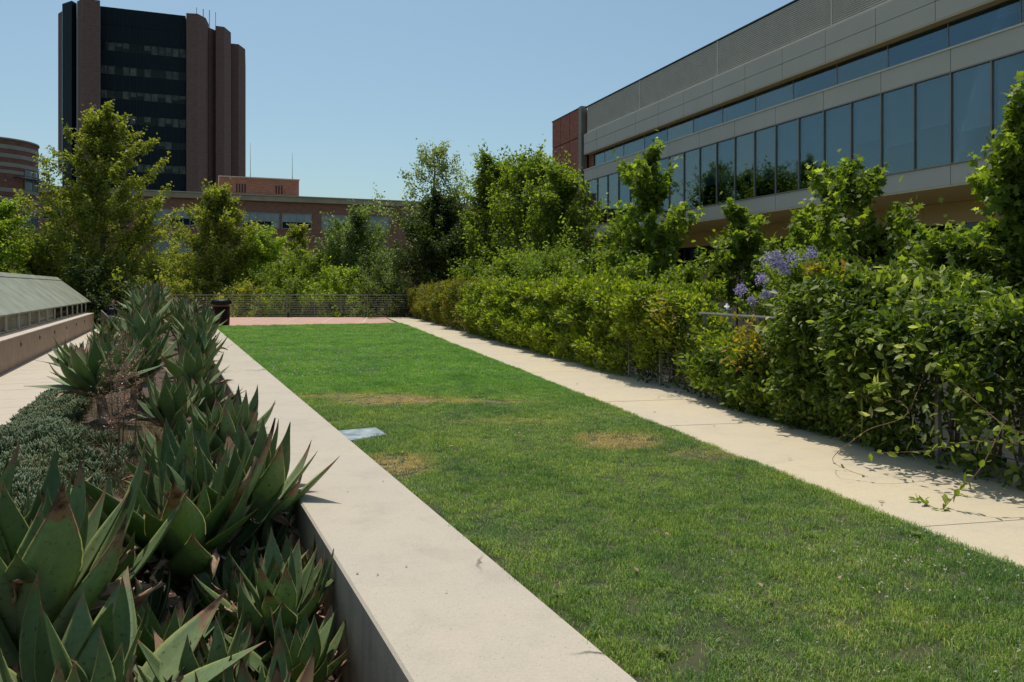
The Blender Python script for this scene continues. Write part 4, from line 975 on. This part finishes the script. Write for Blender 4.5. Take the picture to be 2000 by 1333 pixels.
# a fringe along the path edge
dd = rng.uniform(1.5, 31, 1800); xs.append(pl(dd) - .005 - rng.random(1800) * .05); ys.append(dd); sc.append(np.full(1800, 1.15))
xs = np.concatenate(xs); ys = np.concatenate(ys); sc = np.concatenate(sc)
cvm = (np.abs(xs - cen.x) < .30) & (np.abs(ys - cen.y) < .26)
lo = np.array([[p_.x, p_.y] for p_ in pc])
ins_ = np.ones(len(xs), bool)
for i in range(4):
    a_, b_ = lo[i], lo[(i + 1) % 4]; cr_ = (b_[0] - a_[0]) * (ys - a_[1]) - (b_[1] - a_[1]) * (xs - a_[0]); ins_ &= cr_ < .01
dm = np.zeros(len(xs))
for cx, cy, rx, ry, amt in DRY: dm = np.maximum(dm, (((xs - cx) / rx) ** 2 + ((ys - cy) / ry) ** 2 < 1.0) * amt)
ins_ |= rng.random(len(xs)) < dm * .35
keep = ~ins_; xs, ys, sc = xs[keep], ys[keep], sc[keep]
n = len(xs); hn = np.sin(xs * 3.1 + 1.3) * np.sin(ys * 2.3) + np.sin(xs * 7.7 + ys * 5.1) * .5 + rng.normal(size=n) * .35
hz = np.clip(.95 + .22 * hn, .6, 1.7)
for cx, cy, rx, ry, amt in DRY: hz = np.where(((xs - cx) / rx) ** 2 + ((ys - cy) / ry) ** 2 < .8, hz * .62, hz)
g = points_obj('grass', np.stack([xs, ys, np.zeros(n)], 1), np.stack([rng.normal(size=n) * .12, rng.normal(size=n) * .12, rng.random(n) * 6.283], 1), np.stack([sc, sc, hz * (1 + (sc - 1) * .35)], 1))
tag(g, kind='stuff'); gn_scatter(g, gcol)

# clover heads and small white flowers
n = 3600; x_, y_ = lawn_pts(n, 3, 30); z_ = np.full(len(x_), .035)
k1 = (rng.random(len(x_)) < .05 + .9 * ((np.abs(y_ - 15.5) < 3.5) & (x_ < -2.3)) + .25 * (y_ > 13))
x_, y_, z_ = x_[k1], y_[k1], z_[k1]
cx_ = rng.normal(size=90) * .33 + 2.05; cy_ = rng.normal(size=90) * .28 + 4.2; okc = (cx_ < pl(cy_) - .05)
x_ = np.concatenate([x_, cx_[okc], rng.uniform(.9, 2.6, 60)]); y_ = np.concatenate([y_, cy_[okc], rng.uniform(2.9, 3.9, 60)]); n = len(x_); z_ = rng.uniform(.03, .05, n)
ssz = np.where(y_ > 10, .022, .010) * rng.uniform(.7, 1.3, n)
pts = np.repeat(np.stack([x_, y_, z_], 1), 4, 0); dr = nrm(rng.normal(size=(4 * n, 3)))
o = link('clover_flowers', scatter('clover_flowers', M['clover'], T_DIAMOND, pts, dr, nrm(rng.normal(size=(4 * n, 3))), np.repeat(ssz, 4), rng)); tag(o, kind='stuff')

rgw = np.random.default_rng(83); n = 46; d = rgw.uniform(3.2, 20, n) ** 1.0; x = wl(d) + rgw.random(n) ** 2 * .8 + .02; 
o = link('wall_debris', scatter('wall_debris', M['stalk'], T_DIAMOND, np.stack([x, d, np.full(n, .036)], 1), nrm(rgw.normal(size=(n, 3)) * [1, 1, .08]), nrm(rgw.normal(size=(n, 3)) * .25 + np.array([0, 0, 1.0])), rgw.uniform(.008, .028, n), rgw)); tag(o, kind='stuff')
# blue green succulent ground cover in the bed
scol = bpy.data.collections.new('succulent_sprigs')
for k in range(5):
    rg = np.random.default_rng(200 + k); V = []; Fa = []; Rn = []
    for i in range(13):
        a = rg.random() * 6.283; el = rg.uniform(.5, 1.5); L_ = rg.uniform(.04, .075); r = .008; b = len(V)
        dr = np.array([math.cos(a) * math.cos(el), math.sin(a) * math.cos(el), math.sin(el)]); s1 = np.array([-math.sin(a), math.cos(a), 0]); s2 = np.cross(dr, s1); o_ = np.array([math.cos(a), math.sin(a), 0]) * .012
        for f_, rr2 in ((0, .6), (.5, 1.0), (.85, .8)):
            for j in range(3): q = 2.094 * j; V.append(tuple(o_ + dr * L_ * f_ + (s1 * math.cos(q) + s2 * math.sin(q)) * r * rr2))
        V.append(tuple(o_ + dr * L_))
        for l_ in (0, 3):
            for j in range(3): A, B2 = b + l_ + j, b + l_ + (j + 1) % 3; Fa += [(A, B2, B2 + 3), (A, B2 + 3, A + 3)]
        for j in range(3): Fa.append((b + 6 + j, b + 6 + (j + 1) % 3, b + 9))
        q = rg.random() * .95; Rn += [q] * 15
    scol.objects.link(bpy.data.objects.new('sprig', np_mesh('sprig', np.array(V), np.array(Fa), M['senecio'], Rn, True)))
n = 11000; d = rng.uniform(5.3, 14.0, n); q = rng.random(n) ** 1.1 * np.where(d < 9.5, .66, .30); x = pe(d) - .12 + q * 3.0
kp = (vnoise(x * 1.8, d * 1.8, 5) < .22 + .35 * rng.random(n)) & (rng.random(n) > 1.1 * (q - .30) / .36); x, d, q = x[kp], d[kp], q[kp]; n = len(x)
mound = -.56 + .26 * np.sin(np.clip(q / .62, 0, 1) * 2.6 + .3) * (.8 + .3 * np.sin(d * 2.1 + q * 4)) + .05 * np.sin(x * 9) * np.sin(d * 7)
g = points_obj('succulent_ground_cover', np.stack([x, d, mound], 1), np.stack([rng.normal(size=n) * .35, rng.normal(size=n) * .35, rng.random(n) * 6.283], 1), rng.uniform(.7, 1.9, (n, 1)) * np.array([[.8, .8, 1.35]])); tag(g, kind='stuff'); gn_scatter(g, scol)
# the mound under it
vs = []; fs = []
for i in range(60):
    d = 5.2 + 8.9 * i / 59; qm = .62 if d < 9.5 else .30
    for j in range(12):
        q = qm * j / 11; x = pe(d) - .13 + q * 3.0; vs.append((x, d, -.60 + .26 * math.sin(min(1, q / .62) * 2.6 + .3) * (.8 + .3 * math.sin(d * 2.1 + q * 4)) + .05 * math.sin(x * 9) * math.sin(d * 7)))
for i in range(59):
    for j in range(11): a = i * 12 + j; fs.append((a, a + 1, a + 13, a + 12))
mm = MB(); mm.add(vs, fs); struct(mm.build('planter_mound', M['soil'], smooth=True))
# dry weeds among the succulents and reddish flower stalks
T_BLADE = (np.array([[0, -.012, 0], [0, .012, 0], [.6, .01, .05], [.6, -.01, .05], [1, 0, 0]]), np.array([[0, 1, 2], [0, 2, 3], [3, 2, 4]]))
n = 30000; d = rng.uniform(4.6, 13.5, n); q = rng.random(n); q = .02 + q * .66; x = pe(d) + q * 3.0
z = np.where(q < np.where(d < 9.5, .62, .30), -.60 + .26 * np.sin(np.clip(q / .62, 0, 1) * 2.6 + .3) * (.8 + .3 * np.sin(d * 2.1 + q * 4)), -.55) + .05 * rng.random(n)
kp = rng.random(n) < .5 + .9 * np.clip(vnoise(x * 1.6, d * 1.6, 5), -.3, 1); x, d, z = x[kp], d[kp], z[kp]; n = len(x)
up = np.array([0, 0, 1.0]); di = nrm(rng.normal(size=(n, 3)) * .8 + up * 1.0)
o = link('dry_weeds', scatter('dry_weeds', M['weed'], T_BLADE, np.stack([x, d, z], 1), di, nrm(rng.normal(size=(n, 3))), rng.uniform(.07, .26, n), rng)); tag(o, kind='stuff')
stk = [(240, 640, 9.6, 'tall reddish dry flower stalk leaning right in the middle of the bed'), (215, 705, 8.6, 'shorter pale dry flower stalk left of the reddish one'), (262, 690, 9.0, 'thin red dry flower stalk right of the pale one'), (228, 740, 8.0, 'lowest dry flower stalk above the succulents')]
for k, (u_, v_, dd, lb_) in enumerate(stk):
    top = P(u_, v_, dd); base = Vector((top.x + .12, dd - .25, -.5)); root = empty('flower_stalk', base); tag(root, lb_, 'flower stalk', 'dry flower stalks in the bed')
    rg = np.random.default_rng(300 + k); mb = MB(); tp_ = top - base; mb.tube([(0, 0, 0), tp_ * .5 + Vector((.03, 0, 0)), tp_], [.009, .007, .004], 5)
    pts = []
    for j in range(26):
        f = .42 + .58 * rg.random(); c0_ = tp_ * f; e = Vector((rg.normal() * .10, rg.normal() * .10, .05 + .05 * rg.random())) * (1.25 - f * .6); mb.tube([c0_, c0_ + e], [.003, .0015], 3, False)
        pts += [np.array(c0_ + e * rg.uniform(.4, 1.1)) + rg.normal(size=3) * .014 for _ in range(26)]
    mb.build('stem', M['vine_wood'], root); pts = np.array(pts); nn_ = len(pts)
    link('flower_head', scatter('flower_head', M['stalk'], T_DIAMOND, pts, nrm(rg.normal(size=(nn_, 3))), nrm(rg.normal(size=(nn_, 3))), rg.uniform(.012, .03, nn_), rg), root)
# litter of dry leaf scraps on the bed
n = 2600; d = rng.uniform(2.0, 12, n); q = rng.random(n); x = pe(d) + q * 2.95; z = -.60 + .08 * rng.random(n)
o = link('leaf_litter', scatter('leaf_litter', M['stalk'], T_OVAL, np.stack([x, d, z], 1), nrm(rng.normal(size=(n, 3)) * [1, 1, .3]), nrm(rng.normal(size=(n, 3)) * .5 + up), rng.uniform(.03, .12, n), rng)); tag(o, kind='stuff')

# ------------------------------------------------------------------ hedge along the path
def vnoise(x, y, seed):
    r = np.random.default_rng(seed); out = 0
    for k in range(5):
        a = r.random() * 6.28; f = 1.0 * 1.7 ** k; ph = r.random() * 6.28; out = out + np.sin((x * math.cos(a) + y * math.sin(a)) * f * 1.6 + ph) / 1.35 ** k
    return out / 3.2
def hedge(name, label, d0, d1, n, lsz, mat, tmpl, seed, top=1.5, thick=1.0, bulge=.12, botfun=None, dirbias=(0, 0, .35), cat='hedge', topn=.08, bias=0.0, root=None):
    rg = np.random.default_rng(seed)
    if root is None: root = empty(name, (pr((d0 + d1) / 2), (d0 + d1) / 2, 0)); tag(root, label, cat)
    rl = np.array(root.location)
    d = rg.uniform(d0, d1, n); f = rg.random(n); on_top = f < thick / (thick + top); z = np.where(on_top, top, rg.random(n) ** .85 * top)
    nz = vnoise(d * 1.25, z * 1.9, seed) + .35 * vnoise(d * 4, z * 4.5, seed + 9); nt2 = vnoise(d * 1.4, z * 0 + 3, seed + 1); tz_ = top * (1 + topn * nt2) * (1 - .44 * np.exp(-((d - 9.55) / 1.15) ** 4)) + .34 * np.exp(-((d - 7.7) / .62) ** 2)
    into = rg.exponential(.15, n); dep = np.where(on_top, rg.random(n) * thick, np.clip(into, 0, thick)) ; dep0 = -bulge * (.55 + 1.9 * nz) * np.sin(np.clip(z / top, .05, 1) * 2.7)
    xx = pr(d) - .10 + dep + np.where(on_top, 0, dep0); z = np.where(on_top, tz_ - into * .8 + .10 * vnoise(d * 2.5, xx * 2.5, seed + 5), z * tz_ / top)
    if botfun is not None:
        b = botfun(d); z = np.where(z < b + .12 * nz, b + rg.random(n) * (tz_ - b), z)
    kk = on_top | (rg.random(n) < .62 + 1.1 * nz); d, z, xx, on_top, into = d[kk], z[kk], xx[kk], on_top[kk], into[kk]; n = len(d)
    out = np.stack([np.where(on_top, .1, -1.0), np.zeros(n) - .25, np.where(on_top, 1.0, .15)], 1)
    p = np.stack([xx, d, z], 1) - rl + rg.normal(size=(n, 3)) * .03
    di = nrm(rg.normal(size=(n, 3)) * .9 + out * .5 + np.array(dirbias)); ups = nrm(rg.normal(size=(n, 3)) * .7 + out * .8 + np.array([0, 0, .6]))
    ld = np.asarray(lsz(d)) * rg.uniform(.65, 1.25, n)
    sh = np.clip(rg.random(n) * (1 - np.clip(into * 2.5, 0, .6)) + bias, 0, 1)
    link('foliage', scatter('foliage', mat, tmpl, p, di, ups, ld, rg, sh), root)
    ns = int((d1 - d0) * 9) if cat == 'hedge' else int((d1 - d0) * 16); sd_ = rg.uniform(d0, d1, ns); sx_ = pr(sd_) + rg.uniform(-.2, thick * .8, ns); k12 = 12
    nz2 = vnoise(sd_ * 1.4, 3 + 0 * sd_, seed + 1); sz_ = top * (1 + topn * nz2) * (1 - .44 * np.exp(-((sd_ - 9.55) / 1.15) ** 4)) + .34 * np.exp(-((sd_ - 7.7) / .62) ** 2) - .05
    ht = (rg.uniform(.08, .34, ns) if cat == 'hedge' else rg.uniform(.04, .20, ns)) * (1 - .9 * np.exp(-((sd_ - 9.5) / 1.1) ** 4)); tl = rg.normal(size=(ns, 2)) * .35; fr2 = np.linspace(.1, 1, k12)
    sp_ = np.stack([(sx_[:, None] + tl[:, :1] * ht[:, None] * fr2), (sd_[:, None] + tl[:, 1:] * ht[:, None] * fr2), sz_[:, None] + ht[:, None] * fr2], 2).reshape(-1, 3) - rl; m_ = len(sp_)
    shs = link('shoots', scatter('shoots', mat, tmpl, sp_, nrm(rg.normal(size=(m_, 3)) + [0, 0, .8]), nrm(rg.normal(size=(m_, 3)) + [0, 0, .5]), np.repeat(np.asarray(lsz(sd_)), k12) * rg.uniform(.6, 1.1, m_), rg, np.clip(rg.random(m_) * .6 + .35, 0, 1)), root); shs['kind'] = 'stuff'
    mb = MB(); rgp = random.Random(seed)
    for k in range(int((d1 - d0) * 7)):
        dd = rgp.uniform(d0, d1); x = pr(dd) + rgp.uniform(.15, .6); h = top * rgp.uniform(.6, .95)
        mb.tube([Vector((x, dd, 0)) - Vector(rl), Vector((x + rgp.uniform(-.1, .1), dd + rgp.uniform(-.15, .15), h * .5)) - Vector(rl), Vector((x + rgp.uniform(-.2, .2), dd + rgp.uniform(-.3, .3), h)) - Vector(rl)], [.012, .009, .004], 4, False)
    mb.build('stems', M['vine_wood'], root); return root
hedge('hedge', 'far end of the hedge with reddish olive leaves beside the brick paving', 24.5, 39.2, 42000, lambda d: .10 + 0 * d, M['lf_hedge2'], T_DIAMOND, 41, 1.52, 1.0, .26, topn=.16)
hedge('hedge', 'yellow green hedge of small upright leaves along the middle of the path', 11.9, 25.2, 110000, lambda d: .060 + .0023 * d, M['lf_hedge'], T_OVAL, 42, 1.50, 1.2, .28, topn=.15, botfun=lambda d: np.where(d < 13.0, .28, .0), dirbias=(-.2, 0, .7))
hedge('hedge', 'thin yellow leaved stretch of hedge where bare fence posts show', 9.6, 12.4, 22000, lambda d: .078 + 0 * d, M['lf_hedge'], T_OVAL, 43, 1.40, .45, .10, botfun=lambda d: .42 + .2 * np.sin(d * 4), dirbias=(-.2, 0, .6), bias=.1)
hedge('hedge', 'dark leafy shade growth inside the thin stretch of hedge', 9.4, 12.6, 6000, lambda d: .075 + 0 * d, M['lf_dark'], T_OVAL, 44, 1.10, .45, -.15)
vn = hedge('climbing_vine', 'dense dark green vine with broad leaves covering the near fence', 4.0, 9.9, 95000, lambda d: .074 + 0 * d, M['lf_vine'], T_OVAL, 45, 1.26, 1.25, .30, dirbias=(-.1, -.1, -.25), cat='vine', topn=.13)
hedge('climbing_vine', 'lighter mixed leaves of the vine around the railing, left of the dark part', 7.6, 10.4, 7000, lambda d: .095 + 0 * d, M['lf_mid'], T_OVAL, 46, 1.38, .8, .22, botfun=lambda d: .15, cat='vine')
hedge('', '', 4.2, 8.6, 1500, lambda d: .105 + 0 * d, M['lf_pale'], T_OVAL, 48, 1.30, 1.1, .40, dirbias=(-.3, -.1, .1), cat='vine', topn=.13, root=vn)
# golden leaves near the rail
rg = np.random.default_rng(47); n = 600; gp = []
for (u_, v_, dd, sp_) in ((1462, 652, 9.0, .11), (1490, 655, 8.9, .07), (1592, 528, 7.9, .05), (1650, 545, 7.6, .06), (1450, 690, 8.9, .12), (1300, 612, 11, .14), (1495, 690, 8.8, .12)):
    c_ = P(u_, v_, dd); gp.append(np.array(c_) + rg.normal(size=(n // 7, 3)) * sp_)
gp = np.concatenate(gp); n = len(gp); root = empty('golden_sprays', (pr(9), 9, 0)); tag(root, 'sprays of yellow and orange leaves on the vine by the bare railing', 'leaves')
link('foliage', scatter('foliage', M['lf_gold'], T_OVAL, gp - np.array(root.location), nrm(rg.normal(size=(n, 3)) + [0, 0, .5]), nrm(rg.normal(size=(n, 3)) + up), rg.uniform(.05, .10, n), rg), root)
# hanging seed pods
rgp = random.Random(9)
for k, (u_, v0, v1) in enumerate(((1463, 745, 815), (1530, 760, 800), (1551, 740, 795), (1566, 770, 800), (1643, 700, 770), (1680, 690, 800), (1683, 760, 850), (1535, 790, 825), (1730, 700, 760))):
    dd = 9.3 - (u_ - 1463) * .0092; xf = (u_ - 1000) / F * dd; p0 = P(u_, v0, dd - .28); p1 = P(u_, v1, dd - .28); h_ = p0.z - p1.z
    mb = MB(); mb.tube([(0, 0, 0), (.004, 0, -.06 * h_ - .02), (.0, 0, -.15 * h_ - .02), (.006, 0, -h_ * .6), (.0, 0, -h_)], [.002, .003, .009, .012, .003], 5)
    tag(mb.build('seed_pod', M['pod'], loc=p0), ['seed pod hanging lowest left beside the vine post', 'short seed pod left of the post in the dark vine', 'long seed pod just left of the dark vine middle', 'small seed pod low in the vine shade', 'pod hanging high in the middle of the vine', 'long pod right of the middle of the vine', 'lowest pod right of the middle of the vine', 'pod hanging below the short left one', 'pod hanging furthest right in the vine'][k], 'seed pod', 'seed pods hanging in the vine')
# arching runners over the path
def runner(label, pts, r=.006, leaves=14, seed=0, lsz=.06):
    rg = np.random.default_rng(seed); q = [Vector(p_) for p_ in pts]; base = q[0]; fine = []
    for i in range(len(q) - 1):
        a_, b_, c_, d_ = q[max(i - 1, 0)], q[i], q[i + 1], q[min(i + 2, len(q) - 1)]
        for j in range(6):
            t = j / 6; fine.append(.5 * ((2 * b_) + (c_ - a_) * t + (2 * a_ - 5 * b_ + 4 * c_ - d_) * t * t + (3 * b_ - a_ - 3 * c_ + d_) * t ** 3))
    fine.append(q[-1]); m_ = len(fine); root = empty('vine_runner', base); tag(root, label, 'vine runner', 'vine runners arching over the path')
    MB().tube([f - base for f in fine], [r * (1 - .75 * i / m_) for i in range(m_)], 5).build('stem', M['vine_wood'], root, True)
    if leaves:
        ii = rg.integers(0, m_, leaves); pp_ = np.array([list(fine[i] - base) for i in ii]); di = nrm(rg.normal(size=(leaves, 3)) + [0, 0, .2])
        link('leaves', scatter('leaves', M['lf_mid'], T_OVAL, pp_, di, nrm(rg.normal(size=(leaves, 3)) * .5 + up), rg.uniform(.6, 1.2, leaves) * lsz, rg), root)
runner('red brown runner looping down from the vine and curling on the path', [P(1810, 720, 6.5), P(1790, 770, 6.3), P(1765, 815, 6.1), P(1700, 838, 6.0), P(1660, 865, 6.05), P(1630, 890, 6.1), P(1630, 905, 6.3), P(1660, 920, 6.25), P(1695, 931, 6.05)], .0045, 16, 1, .045)
runner('thin runner arching left out of the dark vine onto the path', [P(1775, 800, 6.3), P(1740, 780, 6.5), P(1690, 815, 6.7), P(1650, 850, 6.9), P(1612, 862, 7.4)], .0035, 14, 2, .045)
runner('long straight runner lying out along the hedge foot', [P(2010, 865, 5.4), P(1960, 866, 5.5), P(1890, 862, 5.6), P(1820, 880, 5.7), P(1700, 885, 6.3)], .004, 44, 3, .08)
runner('runner drooping at the right edge to a sprig on the path', [P(1960, 830, 5.2), P(1915, 915, 5.1), P(1880, 950, 5.15), P(1850, 985, 5.2), P(1835, 995, 5.15), P(1790, 976, 5.4)], .004, 34, 4, .075)
runner('short runner rising from the dark vine at the right', [P(1850, 740, 5.9), P(1900, 780, 5.7), P(1960, 830, 5.4), P(2010, 850, 5.2)], .006, 30, 5, .09)

# ------------------------------------------------------------------ trees and shrubs
TG = 'trees beyond the terrace'
def pt_tree(name, label, cat, u, d, vtop, vbot, wpx, prof, ncl, nlf, lsz, mat, seed, **k):
    top = CH + (HV - vtop) * d / F; cb = CH + (HV - vbot) * d / F; wd = wpx * d / F * (1.38 if prof is prof_cone else 1.30)
    return tree(name, label, cat, X(u, d), d, GZ, top, cb, wd, prof, ncl, nlf, lsz, mat, seed, group=TG, **k)
pt_tree('sycamore_tree', 'tall pointed olive green sycamore in front of the dark tower', 'tree', 203, 50, 215, 610, 300, prof_cone, 330, 34000, .21, 'lf_syc', 1, cl=.62, spike=.5, inner=.25, depth=7)
pt_tree('sycamore_tree', 'bright green young sycamore at the left edge of the photo', 'tree', 2, 48, 400, 600, 80, prof_oval, 70, 6500, .20, 'lf_bright', 2, cl=.6)
pt_tree('shrub', 'yellow green shrub left of the tall sycamore', 'shrub', 72, 50.5, 462, 600, 60, prof_broad, 50, 5000, .18, 'lf_mid', 3, cl=.6)
pt_tree('evergreen_shrub', 'big dark round shrub rising behind the glass roof', 'shrub', 95, 52, 450, 640, 190, prof_dome, 110, 14000, .15, 'lf_dark', 4, cl=.7)
pt_tree('evergreen_shrub', 'dark shrub behind the person at the end of the walkway', 'shrub', 175, 46, 500, 680, 120, prof_dome, 90, 12000, .13, 'lf_dark', 5, cl=.55)
pt_tree('sycamore_tree', 'olive green sycamore with a narrow tip in front of the brick windows', 'tree', 428, 46, 365, 620, 185, prof_cone, 190, 19000, .19, 'lf_syc', 6, cl=.55, inner=.25, depth=5)
pt_tree('leafy_tree', 'olive bushy tree filling the gap right of the tall sycamore', 'tree', 330, 49, 515, 640, 100, prof_dome, 80, 10000, .17, 'lf_syc', 7, cl=.6)
pt_tree('sapling', 'bright lime green sapling right of the narrow tipped sycamore', 'tree', 516, 47, 448, 620, 78, prof_oval, 60, 7000, .17, 'lf_bright', 8, cl=.5)
pt_tree('sapling', 'yellowish sapling with a bronze top below the brick windows', 'tree', 580, 50, 438, 620, 80, prof_cone, 70, 7000, .17, 'lf_yellow', 9, cl=.5, inner=.3)
pt_tree('leafy_tree', 'mid green low tree between the lime sapling and the grey green one', 'tree', 600, 45, 500, 640, 150, prof_dome, 90, 11000, .15, 'lf_mid', 10, cl=.5)
pt_tree('leafy_tree', 'grey green round tree in front of the last brick windows', 'tree', 692, 47, 412, 630, 120, prof_oval, 150, 16000, .16, 'lf_grey', 11, cl=.55)
pt_tree('shrub', 'soft grey feathery shrub left of the dark evergreen', 'shrub', 765, 42, 495, 625, 130, prof_dome, 90, 14000, .10, 'lf_grey', 12, cl=.5)
pt_tree('evergreen_tree', 'large very dark evergreen tree at the end of the hedge', 'tree', 862, 41.5, 385, 640, 150, prof_broad, 210, 24000, .16, 'lf_dark', 13, cl=.55, inner=.35)
pt_tree('silver_tree', 'sparse silvery tree with thin twigs standing above the dark evergreen', 'tree', 850, 44, 283, 500, 135, prof_oval, 95, 4600, .16, 'lf_silver', 14, cl=.42, spike=.9, inner=.2, bark='bark_pale')
pt_tree('sycamore_tree', 'narrow bright sycamore right behind the silvery tree', 'tree', 950, 40, 300, 600, 70, prof_oval, 90, 8000, .17, 'lf_near', 15, cl=.45, inner=.3)
pt_tree('sycamore_tree', 'bright green sycamore with two tips left of the brick bay', 'tree', 1035, 37, 305, 620, 160, prof_oval, 200, 19000, .17, 'lf_near', 16, cl=.48, inner=.2, spike=.9)
pt_tree('sycamore_tree', 'leafy sycamore standing against the brick bay', 'tree', 1095, 34, 335, 640, 130, prof_oval, 170, 15000, .16, 'lf_near', 17, cl=.45, inner=.2)
pt_tree('sycamore_tree', 'middling sycamore between the silvery tree and the two tipped one', 'tree', 988, 42, 318, 620, 95, prof_broad, 110, 10000, .17, 'lf_mid', 18, cl=.48)
pt_tree('feathery_shrub', 'yellow green feathery shrub behind the far hedge', 'shrub', 1075, 26, 495, 640, 190, prof_dome, 110, 15000, .085, 'lf_feather', 19, cl=.34)
pt_tree('shrub', 'leafy green shrub right of the feathery one behind the hedge', 'shrub', 1165, 22, 505, 640, 150, prof_dome, 70, 8000, .10, 'lf_mid', 20, cl=.30)
pt_tree('plane_tree', 'open branched plane tree in front of the grey office windows', 'tree', 1262, 20, 300, 620, 225, prof_open, 120, 6600, .145, 'lf_near', 21, tmpl=T_MAPLE, cl=.30, inner=.2, spike=.9, gap=.25, trunk_r=.09)
pt_tree('plane_tree', 'small plane tree in front of the tan ground floor, left of the purple flowers', 'tree', 1440, 18, 410, 548, 125, prof_open, 42, 2300, .14, 'lf_near', 22, tmpl=T_MAPLE, cl=.26, spike=.8, inner=.2, trunk_r=.05)
pt_tree('plane_tree', 'wide plane tree in front of the tall office windows behind the purple flowers', 'tree', 1635, 14.5, 312, 600, 275, prof_open, 100, 4600, .13, 'lf_near', 23, tmpl=T_MAPLE, cl=.24, inner=.2, spike=.8, gap=.3, trunk_r=.07)
pt_tree('plane_tree', 'tall plane tree at the right edge of the photo', 'tree', 1995, 12, 208, 620, 135, prof_broad, 80, 4300, .14, 'lf_near', 24, tmpl=T_MAPLE, cl=.27, inner=.2, spike=.9, gap=.2, trunk_r=.07)
pt_tree('plane_tree', 'low plane tree between the two tallest right hand ones', 'tree', 1850, 12.5, 468, 620, 190, prof_dome, 60, 4200, .13, 'lf_near', 25, tmpl=T_MAPLE, cl=.25, inner=.2, trunk_r=.05)
for k, (u_, d_, vt, wp, mt) in enumerate(((270, 45, 560, 110, 'lf_dark'), (480, 42.5, 560, 150, 'lf_yellow'), (580, 42, 545, 130, 'lf_mid'), (665, 41.6, 530, 130, 'lf_bright'), (735, 41.2, 560, 110, 'lf_mid'), (540, 44.5, 520, 110, 'lf_mid'), (795, 40.8, 585, 60, 'lf_mid'), (380, 44, 545, 120, 'lf_syc'), (925, 36, 520, 100, 'lf_mid'), (1010, 31, 500, 110, 'lf_near'), (1335, 17, 540, 70, 'lf_mid'), (1240, 18.5, 520, 140, 'lf_near'))):
    lab = ['dark low shrub behind the far agaves', 'yellowish shrub behind the cable fence near the bin', 'mid green shrub behind the middle of the cable fence', 'bright shrub rising above the right half of the cable fence', 'green shrub behind the right end of the cable fence', 'taller green shrub behind the left half of the cable fence', 'small shrub in the corner where fence and hedge meet', 'olive shrub under the narrow tipped sycamore', 'shrub at the foot of the dark evergreen above the hedge', 'shrub under the two tipped sycamore above the hedge', 'shrub above the hedge left of the post lamp', 'shrub at the foot of the open branched plane tree'][k]
    pt_tree('shrub', lab, 'shrub', u_, d_, vt, 640, wp, prof_dome, 50, 6500, .13 if d_ > 30 else .10, mt, 60 + k, cl=.42 if d_ > 30 else .26)
# jacaranda: feathery leaves and purple flower heads
ja = pt_tree('jacaranda_tree', 'young jacaranda with purple flower clusters behind the railing', 'tree', 1562, 12, 500, 640, 135, prof_dome, 60, 9000, .060, 'lf_feather', 71, cl=.20, trunk_r=.05)
rg = np.random.default_rng(72)
def flowers(cs, dd, root):
    for (u_, v_, r_) in cs:
        c_ = np.array(P(u_, v_, dd)) - np.array(root.location); n = 150; r_ = r_ * dd / F; q = nrm(rg.normal(size=(n, 3))) * (rg.random((n, 1)) ** .5) * r_ * [1, 1, 1.05]
        q[:, 0] *= 1 - .35 * np.clip(q[:, 2] / r_, -1, 1)
        link('flower_cluster', scatter('flower_cluster', M['flower'], T_DIAMOND, c_ + q, nrm(rg.normal(size=(n, 3))), nrm(rg.normal(size=(n, 3))), rg.uniform(.022, .045, n), rg), root)
flowers([(1500, 508, 17), (1522, 515, 15), (1545, 505, 18), (1515, 500, 12), (1532, 528, 12), (1584, 497, 17), (1488, 545, 14), (1447, 567, 13), (1468, 588, 9), (1495, 575, 10), (1512, 572, 6)], 11.2, ja)
ja2 = pt_tree('jacaranda_tree', 'small jacaranda with two pale purple blooms above the middle hedge', 'tree', 1175, 21, 535, 640, 90, prof_dome, 30, 3500, .07, 'lf_feather', 73, cl=.25, trunk_r=.04)
flowers([(1190, 544, 7), (1140, 540, 5), (1145, 548, 4)], 20.3, ja2)

# fallen dry leaves on the lawn and path, and a few broadleaf weeds in the turf
rg = np.random.default_rng(81); n = 330; d = rg.uniform(3, 22, n); x = np.where(np.arange(n) < 80, pl(d) + rg.uniform(-3.2, 1.3, n), pr(d) - rg.exponential(.16, n) + .05); z = np.where(x > pl(d), .014, .04)
ok = x > wr(d) + .05; n = int(ok.sum())
o = link('fallen_leaves', scatter('fallen_leaves', M['stalk'], T_OVAL, np.stack([x, d, z], 1)[ok], nrm(rg.normal(size=(n, 3)) * [1, 1, .1]), nrm(rg.normal(size=(n, 3)) * .25 + up), rg.uniform(.018, .055, n), rg)); tag(o, kind='stuff')
for k, (u_, v_) in enumerate(((1292, 1283), (1790, 1050), (1500, 1180), (1090, 1170))):
    dd = CH * F / (v_ - HV); a_ = np.arange(9) * .7 + rg.random(9) * .3; root = empty('lawn_weed', (X(u_, dd), dd, .02)); tag(root, ['flat broadleaf weed in the lawn near the bottom edge', 'small weed in the lawn by the clover at the right', 'weed in the lawn at the lower right, midway between wall and path', 'broadleaf weed in the lawn nearest the concrete wall'][k], 'weed', 'broadleaf weeds in the lawn')
    di = np.stack([np.cos(a_), np.sin(a_), np.full(9, .35)], 1)
    link('leaves', scatter('leaves', M['lf_mid'], T_OVAL, np.zeros((9, 3)), di, np.tile(up, (9, 1)), rg.uniform(.03, .055, 9), rg), root)
